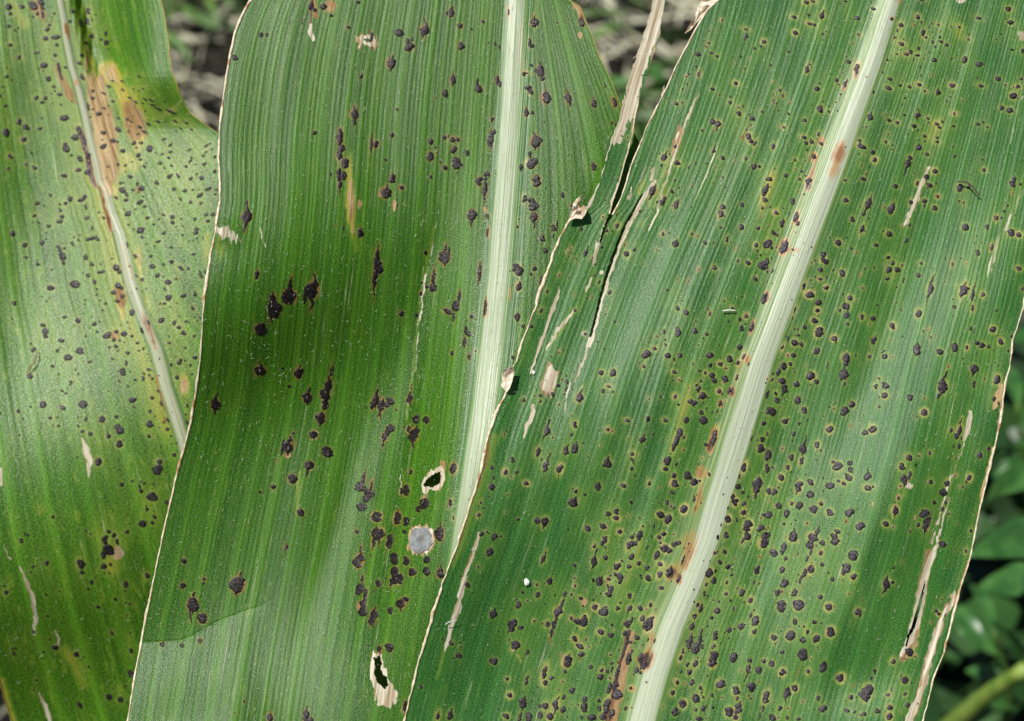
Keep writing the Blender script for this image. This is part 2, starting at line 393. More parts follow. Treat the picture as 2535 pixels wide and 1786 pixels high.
def height(k, x, y):
    h = _h2(k, x, y)
    if k == 2:
        e = cx(SM[3, 'L'], y); w_ = sstep(-330, 10, x-e); h3 = bil(RELIEF[3], np.maximum(x, e), y)-LEAF[3]['z']+LEAF[2]['z']-.0045
        h = h+w_*(h3-h)
    return h
def ribh(k, x, y):
    L = LEAF[k]; xm = cx(L['M'], y); hl, hr = rib_w(k, y)
    r = np.where(x < xm, (xm-x)/hl, (x-xm)/hr)
    hgt = {1: .0006, 2: .0006, 3: .0008}[k]
    return np.where(r < 1, hgt*(1-sstep(0, 1, r)), 0)+.00008
def rib_w(k, y):
    if k == 1: f = np.interp(y, [0, 450, 900, 1786], [.8, 1.0, 1.45, 1.5]); return 15*f, 15*f
    if k == 2: f = np.interp(y, [0, 900, 1786], [.9, 1.25, 1.6]); return 34*f, 50*f
    f = np.interp(y, [0, 450, 900, 1786], [.62, 1.0, 1.1, 1.2]); return np.interp(y, [0, 450, 900, 1400, 1786], [50, 66, 62, 92, 60]), 42*f
def depth(k, x, y, rib=False):
    h = height(k, x, y)
    if rib: h = h+ribh(k, x, y)
    return LEAF[k]['z']-h

# ------------------------------------------------------------------ spots
TAR = """@0,0
8,6,3.5,3;9,12,2,1.7;19,6,2;29,5,4,5;36,2,3;37,7,2;33,12,2;38,13,1.3,3;7,23,2;16,25,1;29,15,1;48,12,1.4;64,10,2;62,19,1.5;78,10,2,3.5;85,13,1;71,20,1.5,3.5;78,19,1.5,3;42,26,2;44,22,1.5;49,33,3.2,2;40,34,2.4;50,40,1.5;49,49,2;31,47,1.5;9,40,2.5,1.8;17,51,2.3;39,58,2.9,2.4;38,63,.9;6,60,1;6,68,2,1.2;43,70,2.5;48,77,1.9,1.4;53,84,2.5,2;0,85,1.5;32,87,2.6,2.2;41,87,2;37,91,2,1.7;5,94,1.4;54,93,1;56,105,4.2,2.8;17,108,2.4,3.3;23,113,3,2.6;6,118,3.4,4;35,114,1.9,1.5;37,105,1;20,124,3,2.2;67,122,3,2.7;70,116,2,4;75,125,1.5,5;82,32,2;94,30,1.4,2.8;90,35,1.4;94,38,2.4;96,44,1;76,38,1.5;72,49,2;71,56,2;73,68,1.4,3.3;58,60,1.4;52,60,1.3,5;54,68,1.2,4;82,81,1.4;82,87,1.8;78,95,1.3,3.8;82,97,1;88,101,2.4,1.7;92,96,1.5,.8;96,94,1;92,83,2.2,1;91,118,2.6,2.3;92,130,2.6,2.3;100,125,2.4,2.1;104,126,1.4,1;105,115,2.9,2.2;105,105,1.7,1.1;109,80,2,1;97,77,2.4,1.2;100,72,2,1;108,72,2,.9;115,87,2.2,1.1;121,91,2.4,1.2;100,90,2.2,1.5;113,106,1.9,1.2;123,68,2.4,1;127,79,2.2,.8;128,88,2.8,.9;134,89,2.4,.9;118,79,1.6,.8;141,97,3.8,.9;135,93,2.2,.9;151,99,5,1;116,108,1.1,.8;124,113,2,1.5;114,117,1.1,.8;128,117,2.6,1.5;122,119,1.7,.9;131,110,2.1,1.2;140,108,1.9,1;156,108,2.6,1.2;165,109,2.6,1.1;160,114,1.9,.9;170,115,2,1;119,127,2.4,1.7;125,127,1.6,1.5;133,132,2.8,3.6;121,131,1.4,.9;109,134,2.6,2;145,124,2.6,1.2;151,129,2.2,1;151,135,1.6,1.2;150,140,1.8,1.5;144,137,1.9,.9;142,145,1.8,1.7;152,147,1.4,1.1;146,149,1.1;123,138,2.1,1.8;124,142,1.7,1.2;128,148,1.2,2;105,146,1.5,1.3;111,147,1.6,1.1;117,144,1,.7;96,148,1.5,.8;115,157,2.3,2;150,157,3.6,2;158,156,1.6,3;165,148,1.9,1.4;169,143,2.6,1.1;170,140,1.6,1;168,133,2.3,1;181,138,2.6,1.3;183,135,2,.7;182,130,3,.7;186,128,1.5,.7;188,133,1.2,.7;181,146,2.2,1.2;191,139,1.6,1;191,152,2.1,1.8;179,158,2,2.2;169,159,2.3,1.4;174,155,1.4,.9;57,128,2.2,1.8;59,132,3,3.3;63,138,1.5,1;71,141,2.7,3;78,138,2.4,3.5;79,145,1.5;78,153,3,2.8;69,151,2.6,2;57,156,3,2.2;9,139,2.2;28,136,1,1.8;23,146,1.7;30,149,2;7,150,1.6;74,132,1;80,104,1;139,161,1.3;205,51,.1;208,51,2.4,2.4
@0,445
44,14,1.4;62,17,2.2,2.7;58,21,2.2,1.6;53,22,1.5,1.2;53,27,1.3,2.6;55,33,2.1,1.8;53,37,2.7,1.8;32,21,2.4,1.7;30,32,2.2,1.3;29,38,.7;34,38,.7;43,41,2,1.5;41,47,.8;10,48,2.7,2.5;22,58,2.3,1.9;37,56,2.3,2.1;64,56,1.7,1.5;72,18,3,1.8;75,15,2;76,24,1.3,3.3;77,34,2.3,2;82,43,1.1,2.3;78,53,2.3,1.8;82,52,3,1.5;86,52,2.1,2.3;70,49,.8;57,61,1.2;52,61,1.5,3;55,68,2.9,4;56,74,1.5,2;23,69,2,1.9;33,75,1.9,2;88,29,1.7,.9;92,34,1.4,1.8;76,69,2,2.8;82,75,1.7,1.9;89,75,1;100,70,1.5,.7;103,78,3.3,3;106,82,2,2;78,85,2.2,2.3;89,82,3,1.4;66,93,3.8,3.4;45,96,3.2,2.3;84,91,1.4,2.3;86,97,1;86,102,1.3,1.2;94,110,1.5,1.2;104,94,2.9,3;101,100,2.4,2;108,96,1.8,1.8;108,104,2,2;104,108,1.9,1.8;12,110,2,2;41,108,.9;11,124,.9;57,122,2,1.4;74,119,.9;69,125,2.3,2.6;84,128,2.3,1.9;88,126,1;86,135,1.2;38,129,1.9,1.8;39,135,3.1,3.2;41,139,2.4,2;54,143,2.6,2.1;29,151,3,2.3;51,152,2,2.1;60,158,3.4,2.6;71,152,3.4,3.3;76,139,1.1;96,138,3.4,2.7;103,135,2.2,1.7;110,137,2.7,2.2;101,142,1.6,1.8;106,143,1.2;97,149,1.4;103,148,2.4,1.9;113,127,1;117,139,1.5,1.3;122,145,2,1.4;127,150,1,1.4;113,154,2.2,1.7;123,152,1;100,159,1.5,1;104,152,1;117,118,2.8,3;126,134,1.3,3.3;115,132,.7;91,116,1;109,9,2.7,2.9;107,3,1.4;112,13,1.5,2.7;103,16,1.8,2.3;112,18,2.2,1.5;118,9,1.8,1.4;122,3,1.6,1.3;125,8,2.8,2.2;124,20,3.6,2.2;127,15,1;128,24,1.7,1.1;139,3,1.7,2.3;155,8,2,1.8;164,10,2.3,1.5;171,9,1.3,.9;177,14,2.9,1.5;160,17,1.4,2.3;185,8,2.8,1.2;192,9,1.7,1.5;191,13,1.3,1;169,20,1.5,1.7;178,21,1.6,1.2;114,30,3.4,2.3;120,26,1;130,34,2,1.5;145,31,1.2,1.6;153,33,2.3,2.1;153,38,1.9,1.8;156,42,.8;183,31,2,1.3;189,31,2.2,1.8;184,37,2,1.5;173,35,1.6;161,35,.7;114,40,1.6,.9;124,45,3.4,2.6;126,51,1.3;136,40,1.4,1;141,35,1;145,38,.8;146,47,1.8,1.4;140,55,2.4,1.2;137,59,1;162,49,.9,1.5;174,44,2.3,1.8;174,47,2.3,1.8;175,52,1.1;152,60,1.7,1;130,57,.7;113,58,.9,2.8;120,68,1.9,2.4;134,68,2,1.4;172,66,1.7,1.3;131,63,.7;135,77,2.3,2.1;145,75,1.3,1.2;152,73,2.4,2;160,78,1.6;162,80,.9;167,79,1,1.9;140,85,2,1.9;145,86,.8;178,84,1.3,4.3;182,82,1,2;149,91,2.9,2.6;156,88,1.5,1.2;121,85,.9,1.8;126,89,1.8,1.9;129,97,.7;115,77,1.2,.9;146,97,1.2,2;149,105,3.5,2.8;146,110,2.4,1;142,110,1;163,103,2.6,1.7;173,102,1.4,1.9;157,110,.7;171,114,1.4,2.3;151,113,.7;121,97,.7,1.1;143,125,3.1,2.6;155,127,2.3,2.2;165,126,2.2,1.5;159,131,2,1.8;163,136,2.6,2.6;172,139,1.6;175,125,.9;177,123,.9;150,145,1.4;150,139,.7;173,158,2.4,1.9;160,160,1.4;156,157,.7;132,127,1.1,2.5;219,33,5.2,6,15,15;228,84,2,4,6,5;228,132,2,3
@0,890
27,15,2.7,2.6;47,6,2.3,1.5;80,2,1.8,1;52,13,1;63,20,1.4;67,9,1;69,13,1;55,28,1.5;58,30,1.2;109,11,3.4,3.9;112,3,1.5,2.8;120,18,1.4;127,17,1.5,2.3;113,24,1.1;96,28,.8;132,9,2,1.4;132,14,1.2;135,17,1.2,1.8;152,5,1.6,2.1;159,3,2.1,2.2;169,5,1.1,1.7;170,13,1.1;157,16,1.9,2.1;140,28,1,1.5;135,34,2,1.9;143,39,1.1,2.7;38,40,3.5,3.4;55,43,2.6,2.7;27,42,1.6,1.2;16,46,2.1;0,48,1.2;20,53,.9;44,52,2,1.4;74,40,4.6,4.4;117,36,3.6,2.7;118,42,.8;91,53,3.5,3.5;76,53,1.4,2.2;103,51,1.4,1.8;69,51,.8;37,57,.7;47,59,.8;52,59,1.4;69,59,1.2;73,64,1.9,1.2;80,66,2.1,2.3;105,62,3.7,4.6;96,68,1.9,2.3;106,75,2.9,3.3;133,46,1.2,1.9;133,57,3.2,3.8;132,68,1.4,2.2;148,62,1.9;149,54,1.3,3.2;145,56,1;141,60,.7;152,68,1.1;152,75,.7;166,41,1.1,1.7;165,49,.8;166,56,1,2.2;17,67,.9;14,85,.7;68,87,1.1;87,91,3.3,3.8;154,85,2.2,2.1;157,81,.7;141,91,2.9,2.6;140,98,3.8,4.3;135,97,.7;123,100,.7;117,108,1.6,1.3;108,111,1.8;128,110,1.2;142,106,.6;106,98,.8;124,113,1.2,2.9;125,117,1.7,2.1;135,122,4.5,4.4;148,127,1.9,2.8;130,133,1.5,1.9;137,140,1.7,2.7;135,145,1.7,2.1;135,150,.8;126,146,3.8,3.6;47,140,1.7,2.1;22,155,.9,1.7;80,155,1.1;113,153,2.1,1.9;18,160,1.8,1;96,153,2,2;191,40,4.1,4.8,11,9;228,10,2,4;94,158,1.6,2.2;101,156,1.8,2.2
@0,1336
19,2,1.6,1.4;41,21,2.1,2.4;29,24,1;27,29,1.2;71,22,3,4.6;72,29,1.9;97,9,5.5,6;93,1,1.9,3.7;104,2,1.4,2.8;91,14,1.9,3.7;91,24,2.7,2.8;98,22,1.1,1.5;81,38,1.9,2.3;78,44,1,1.5;5,47,1.7,2.1;0,41,.7;41,49,.9;111,40,2.2,2.8;130,32,2.2,2.8;102,53,1.3;111,56,.7;115,57,1.1,.9;87,60,1.5,1.9;113,67,.9,.7;42,68,1.3,1;54,74,.7;30,82,1.1,1.9;49,96,2.2,2.2;99,83,1.2,1.9;11,97,.9;12,101,1.3,2.1;38,100,.9,1.1;68,102,2.4,2.5;79,113,1.2,1.8;116,99,1.6,2.4;116,119,2.9,3.6;32,125,1,1.1;30,134,.8;111,130,1.2,1.1;96,140,2.9,3.7;71,147,1.9,3.3;107,142,2.9,2.8;91,35,.6;163,19,2.5,2.8;162,41,2.2,2.7;181,35,1.9,1.3;180,39,1.1;171,58,4.4,6.3,12,16;180,70,4.1,5;211,40,6.8,8,12,10;144,93,2.1,2.5;178,90,1.6,2.2;161,94,1.5,2.1;217,144,1,1.2
@632,0
5,31,2.2,2.2;10,31,1.9,2.1;49,5,2.4,4.6;53,9,2.4,1.9;61,6,2.9,2.6;68,14,2.1,1.2;91,2,2.1,1.5;82,24,2.2,1.7;127,29,4.8,3.9;150,27,4.4,4.3,11,8;174,11,2.5,4.3,7,5;170,12,1,1.8;182,23,2.6,2.3;202,19,1.8;192,26,1.1;182,41,2.9,3.8;213,39,1.2,1.8;217,42,1.3,2.2;207,38,.7;137,42,4.7,4.2;135,37,1.9,2.8;139,35,1,1.8;120,56,4.8,5.2,8,8;94,68,2.2,2.1;175,71,2.1,4.3,9,7;168,83,2.6,3.4;197,75,1.2,6.5;199,79,3.9,3.8;215,71,2.2,3.8,6,5;217,75,1.4,2.8;88,98,2.2,4,5,4;87,102,4,3.3;88,108,1.9,3.6;103,33,1.2,4.6;126,97,1.2;52,118,2.3,2.2;75,122,2.5,7,9,9;77,132,3.3,3.8;74,138,2.2,3.8;79,145,3.3,4.6;74,155,2.3,6.5;78,156,2.9,3.8;103,128,1.2,6,12,10;107,128,3.5,3.8;121,120,2.4,2.8;116,142,1.3,1.1;67,155,1.2,1.7;122,158,2.4,3.8,5,3;156,126,2.6,3.3;160,131,1.4,1;168,122,2.1,2.1;175,124,2.2,2.3;180,124,2.5,2.2;176,133,2.7,3.2;178,145,3.9,5.2;184,147,1.2,1;188,136,1.6,2.8;155,139,3.2,4.3;164,144,.9;168,149,2.4,2.5;156,157,1.4,1.7;210,106,1.7,2.4;209,124,2.4,7;212,117,1.4,2.8;206,155,2.9,2.8;199,159,2.6,2.2;204,159,1.8,1.4;225,11,1,3.5
@632,445
75,4,2.1,4,4,12;121,1,2.5,1.8;130,7,2.4,2.1;115,12,4.5,4.3,8,4;93,47,2.7,4.7;78,43,.9,1.9;107,78,2.5,18,22,32;110,78,3.3,6.5;51,98,5.8,8.5,16,20;44,102,1.4,8;30,104,6.2,6.3,19,6;18,116,4.8,6.6;15,112,3.3,11,14,16;6,133,4.3,5.6;2,84,2.7,4.3,8,4;198,2,2.4,3.3;204,3,1.4,3.8;204,10,3,6,8,14;192,31,3.9,4.7,5,12;206,33,1.9,2.8;206,47,1.1,4.6;168,69,5,5.6,13,8;172,63,.9,3.8;151,65,1.9,2.3;158,89,1.4,8,12,5;157,96,3.8,4.2;152,95,1.4,1.8;147,101,1.5,1.9;178,112,3.8,5.6;181,104,1.1,5,8,6;170,117,3.4,2.5;176,122,1.3,5;199,82,1.6,7,10,13;192,121,1.9,2.4;188,125,.7;187,133,1.7,3.8;189,137,3.4,2.6;186,144,1.9,4.6,5,6;130,119,2.4,2.8;143,120,1.3,1.9;175,154,1.7,2.4;190,157,1.4,3.3;204,114,1.2,7,12,10
@632,890
5,10,4.1,3.8,7,4;38,12,4.1,5.2,8,5.5;24,8,1.2;30,24,1.4,1.7;46,34,4.6,5.2,11,7;65,22,1.9,7,18,6;68,10,1.1,5.5;62,31,5.2,5.6;62,40,2.9,5.6;65,25,3.3,7;58,52,4.4,4.7,6,8;52,67,3.7,3.6;63,82,5.3,5.2;29,78,5.2,5,12,8;24,78,1.1,8;31,71,1.9,1.9;48,94,4.8,4.3,4,12;32,106,4.4,5;16,113,2.3,2.3;4,118,1.1;40,136,3.7,3.8;107,36,2.9,5.6,11,8;104,41,1.9,3.8;112,41,2.9,4.5,8,13;120,37,3.4,3.8;116,40,2.9,2.8;118,63,2.8,4.6;121,61,3.3,3.7;115,69,2.8,3.8,4,10;117,66,1.9,3.8;137,35,2.4,4.2,14,6;143,53,2.9,4.3;152,54,3.4,4.1;136,62,1.9,3.8;141,67,4.3,6.5,9,13;138,83,.7;138,100,1.6,2.5;130,117,1.9,3.2;134,116,3.4,6.2;149,128,4.7,5.5;145,133,1.9,2.8;176,97,2.9,4.6,6,5;173,128,1.5,3.7;176,141,.9,1.9;96,107,1.7,6,9,6;93,113,5,5;103,112,1,4.6,6,6;100,119,4.6,4.3;98,124,3.3,3.3;94,131,3.9,3.8;108,140,4.8,4.6;107,155,4.6,5.6,8,6;112,155,2.4,4.6;126,141,3.4,6,8,6;133,144,2.9,4.3;132,153,1.8,2.3;120,159,2.9,3.8;164,155,4.3,6.5,11,6;90,153,1.6,1.8;210,96,1.4,1.9;222,100,1.9,2.8;210,113,2.9,3.7;207,122,.9;224,120,.7;200,127,.9,1.4;198,138,1.6,2.2;201,155,2.4,2.8;212,157,2.4,3.3;228,89,1.9,2.4;223,63,.7,1.4
@632,1336
27,7,2.1,2.8,4,4;92,19,4.4,6.4,15,7;105,2,1.9,5.5,3,8;110,2,.9,2.8;119,3,2.9,5.6;123,17,3.2,5.2;124,32,3.9,8;128,35,2.9,4.6;121,38,1.9,3.8;134,19,2.9,4.6;152,18,3.3,3.8;152,28,2.9,3.6;164,30,3.2,4.6,11,5;139,29,3.4,4.1;164,0,2.4,1.9;109,39,2.7,3.3;92,44,3.9,5.6;95,35,1.4,3.8;98,50,1.9,7;96,57,3.4,3.8;96,64,3.6,4.3;105,68,3.6,7,10,11;103,73,3.2,3.8;130,57,3.9,4.7,7,8;134,53,2.9,2.3;120,63,2.4,3.7;119,96,3.9,4.6;110,97,1.9,2.8;100,94,.9;13,158,2.6,3.8,5,3;45,157,2.9,6.5,10,5;49,160,2.9,1.8;208,11,3.2,4.7;211,0,1.2;188,40,2.7,2.8;211,66,3.4,4.1,6,5;227,76,2.9,5.2,5,8;174,92,2.2;182,95,.7;180,103,2.9,2.8;176,105,1.4,1;212,108,4,3.7;229,95,1.4,2.8;147,131,1.6;224,124,1.5;226,138,2.4,2.8;133,148,1.9,5.5;173,156,2.7,4.6,7,5;162,157,1.4,2.8,6,3;223,157,3.1,2.9
@1264,0
21,20,3.9,4.7,8,5;17,38,1.9,4.7;19,41,1.9;63,20,1.9,3.8,4,4;26,63,3.4,4.7,9,6;28,70,1.9;18,58,1.4;12,66,1.6,1.9;14,65,1.9,.9;15,78,3.9,2.3;18,81,1.9,2.8;31,87,4,4.7,8,6;51,87,3.2,4.7,8,9;74,92,2.2,3.8,6,4;92,91,2.1,4.6,5,4;14,100,2.4,4.3,6,4;19,100,2.2,1.4;30,108,.8;84,76,.9,1.9;90,109,1.2,.9;93,111,.9;22,126,4.8,4.8,9,8;17,137,1.9,3.3;18,145,4.5,4.7;9,149,1.7,3.8;74,148,2.4,3.5,5,4;23,159,3.8,2.8,4,2;41,20,.7;209,26,2.2,.9;209,32,2.3,2.7,3,5;225,37,1.9,1.8;222,41,1.2,.9;217,43,1.7,.9;183,28,.7;176,38,1.6,1;166,48,2.8,1.8;178,47,1.6,1.4;183,50,1.6,1.3;204,50,1.2,.9;208,61,1.2,.7;167,66,1.9,2.2,5,3;156,68,.9;157,75,1.3,1.1;200,74,2.1,1.5;179,79,2,1.6;195,86,.9;195,91,1.9,1.6;147,92,2.1,1.6;152,91,1.1,.8;203,101,2.5,2;223,99,1.5,1.2;209,105,.7;214,105,2.2,1.9;179,108,2.9,2.7,4,3;184,110,3,2.7,3,7;170,116,1.4,1.3;211,121,2.2,2.8;213,125,2.1,1.9;217,127,1.4,2.6;146,130,1.3,1.6;180,134,1.9,2.8,7,4;166,132,1.1,.7;188,140,2.1;136,140,2.5,2.8,8,3;141,137,.9;148,145,2.8,1.8;134,147,1.2;209,141,1.7,1.9;216,148,2.1,2.8,5,3;221,148,1.4,1.2;174,145,1.3,1.1;164,145,.9;158,149,.9;228,159,1.9,1.4;146,160,1.1;99,121,1.2,.7;104,122,.9,.7
@1264,445
23,3,3.2,3.8;12,17,2.2,3.8;19,22,4.1,5.6;21,33,4.1,4.7,5,12;46,14,1.6,3.3;54,23,1.4,1.1;7,35,.9;6,42,.9,1.9;38,43,2.6,3.8;41,41,.7,5.5;38,50,.6,2.6;28,52,2.4,2.8;30,63,2.1,2.3;6,80,4.1,5.2;3,80,1.9,2.2;7,95,2.9,4.2,7,5;21,79,2.1,2.5;18,84,.9,1.4;27,90,1.2,4.5;6,122,3.1,4.1;11,130,1.7,1.9;18,130,1.7,2.1;2,158,1.4,1.9;84,18,.9;126,10,2.7,4.2,7,9;143,10,1.9,1.7;149,7,1.1,.9;135,20,2.9,3.8;137,16,1.2,1.4;147,22,2.6,3.8,6,6;115,28,1.4,1.5;95,41,2,2.4;85,45,1.4;82,33,.9;63,44,1.9;66,65,2.1,3.6,8,4;81,60,1.2,1.4;52,68,.7;58,70,.9;54,65,.7;103,66,2.5,2.7;110,62,1.3,1.6;135,48,1.4,1.9;126,26,.7;146,57,2.6,2.7,6,3;130,62,.7;161,48,1.1;180,3,.9;173,56,1.9;180,56,.7;188,24,2.6,2.4;187,30,2.2,2.8,3,5;186,42,1.6;192,53,1.7,2.6,4,3;190,61,.7;205,22,2.1,2.6;205,42,2.4;220,43,1.9;226,10,2.7,4.6,6,5;226,18,2.6,2.3;223,25,1.4;218,58,2,2.1;227,57,2.5,4.7;219,63,1;222,67,1.1;202,72,1.4;211,74,2.5,1.9;224,76,4.4,4.1,8,4;217,82,.7;217,88,2.5,2.2;181,78,2.2,2.4;158,90,.7;139,98,1.4,1.3;75,75,.9;79,91,1.1,1.7;52,87,.7,1.1;32,99,1.3,2;88,100,1.9,2.6;68,105,.7;57,116,1.3,1.7;27,116,1.6,2.6;92,126,1.2,1.7;66,137,1.4;77,144,.9;148,114,2.4;156,118,2.8;163,134,2.8;163,129,.8;148,135,2.8,4.6;136,135,1.7,2.8;137,142,.9,1.3;138,147,.9,1.1;174,137,1.6;116,142,.9;124,141,.6;128,150,1.5,1.4;120,155,4,4.6;139,156,2.9,2.7;150,156,2.4;145,159,1.2,.9;177,156,3.1,2.7;194,159,2.5,2.8;204,149,2.9;207,157,1.3,3.8;205,132,2,2.4;214,131,2.2,4.7;209,121,2.1,2.4;203,124,1.4,1.9;190,108,1.1,.9;197,114,1.9,.9;206,104,1.4,.9;225,106,2.4,4.7;177,119,.9,2.1;167,147,.8;202,142,.6;47,151,.9;36,157,.8
@1264,890
11,36,1.5,1.9;2,89,1.9,2.4;5,100,1.4,1.9;6,142,1.7,1.5;14,110,2.4,1.9;24,82,2.3,4.6,5,5;23,27,.8;26,32,1.4;26,37,1.2,1.4;28,14,.6;37,31,1.9,2.1;45,12,.9;42,23,1.3,1.4;50,20,2.5,2.4;49,26,1.1,3.3;56,11,.7;61,34,2.9,3.8,10,4;32,63,2.9,3.8,11,9;34,54,.9;54,50,.8;57,58,2.2,3.1;54,67,1.3,1.8;49,81,2.5,3.8,7,4;57,79,3.1,4.6,7,4;63,77,.6;31,95,2.5,4.2,14,6;44,97,2.6,4.6,5,7;23,143,2.5,2.8,4,3;30,144,2.6,3.8,5,7;56,127,3.8,4.1,7,4;58,117,1.7,2.4;66,120,1.2,1.5;51,151,.9;78,113,2.9,3.8,5,4;68,150,2.9;82,148,3.3,3;86,137,2.6;94,135,2.2,2.8;94,141,2.6,1.9;97,153,2.6;84,159,2.4,1.9;86,92,3.3,3.8,7,4;83,94,1.9;81,12,2.2;91,12,3.2,3.3,5,4;82,28,1.5,2.2;87,24,1.6,1.1;91,29,1.3,1.4;75,18,.6;86,62,1.5,1.9;103,54,2.5,1.7;122,53,1.9,3.3;137,54,2.2,1.9;118,6,1.4,1.9;117,71,2.6,3.3,6,4;108,84,1.9,2.2;108,89,1.9,1.7;107,97,1.7,1.9;100,112,2.5,2.2;123,110,1.2,2.2;107,127,1.5;145,11,2.2,1.7;145,1,1.1,.7;149,18,.8;133,33,.9,1.9;146,33,2.2,2.4;149,40,1.6,1.1;140,70,.6;162,4,.8,1.5;168,10,1.5,.9;177,5,2.2,2.5;186,4,2.5,1.9;173,12,1.9,1.7;179,14,2.6,2.4;190,17,2.9;181,19,2.5,2.4;169,19,1.2,1.9;165,23,1.3,1.6;167,26,2.2,2.8;185,28,1.9,2.1;170,32,3.8;159,37,2.3;163,39,2.2,2.6;169,47,2.1;171,54,3.3,3.7;179,47,.8,1.5;183,46,.9,1.4;156,54,2.1,3.2;150,65,2.5,3.8;146,74,2.2,7.5;154,69,1.5,2.1;139,90,2.5,4.3;137,97,2.4,1.9;147,93,1.4,2.6;202,3,1.4,2.5;201,16,1.1,3.3;194,28,1.6,3.8;186,39,1.4,2.4;211,4,.9,2.2;181,70,1.9,7,9,9;174,76,2.5,1.7;176,102,1.4,2;145,103,1.9,2.3;145,110,3.6;143,118,2.2,1.9;157,103,3.7,3.8;163,109,3.8;155,111,.9;168,108,1.9,1.4;163,124,1.2,3.8;170,88,.7;139,127,1.9,2.3;131,127,.7;145,132,1.4,1.7;154,133,3.2,3.8;133,138,4.1,3.8;140,142,3.2,4.7;150,144,.7;127,148,.8,2.6;123,148,.6;117,148,1.1;114,156,2.6,4.7;108,158,1.9,2.1;136,155,2.6,2.4;132,158,1.9;225,57,2.1,2.4;228,31,1.4,4.6;228,46,1.4,2.8;223,71,2.4,2.8;228,66,.9,1.9;222,79,3.3,4.3;228,85,3,5.6;214,70,.6,2.8;207,96,2.2,4.6;203,104,.9,2.8;202,113,2.3,2.5;206,118,2.2,1.7;197,122,1.7,2.8;200,127,3.1,3.8;207,128,1.9,2.6;207,136,2.1,2.4;211,122,1,1.3;219,112,3.6,7.3,9,12;217,122,1.4,2.4;193,142,3.2,4.1;201,143,1.4,1.7;207,141,.7;211,148,4.2,5.6;210,157,3.3,3.8;222,150,2.9,3.8;226,157,2.9,3.8;191,156,2.4,3.8;184,158,1.2,2.8;193,132,.7,1.8;228,98,1.9,3.8;225,138,2.4,1.9;187,147,.7,1.8
@1264,1336
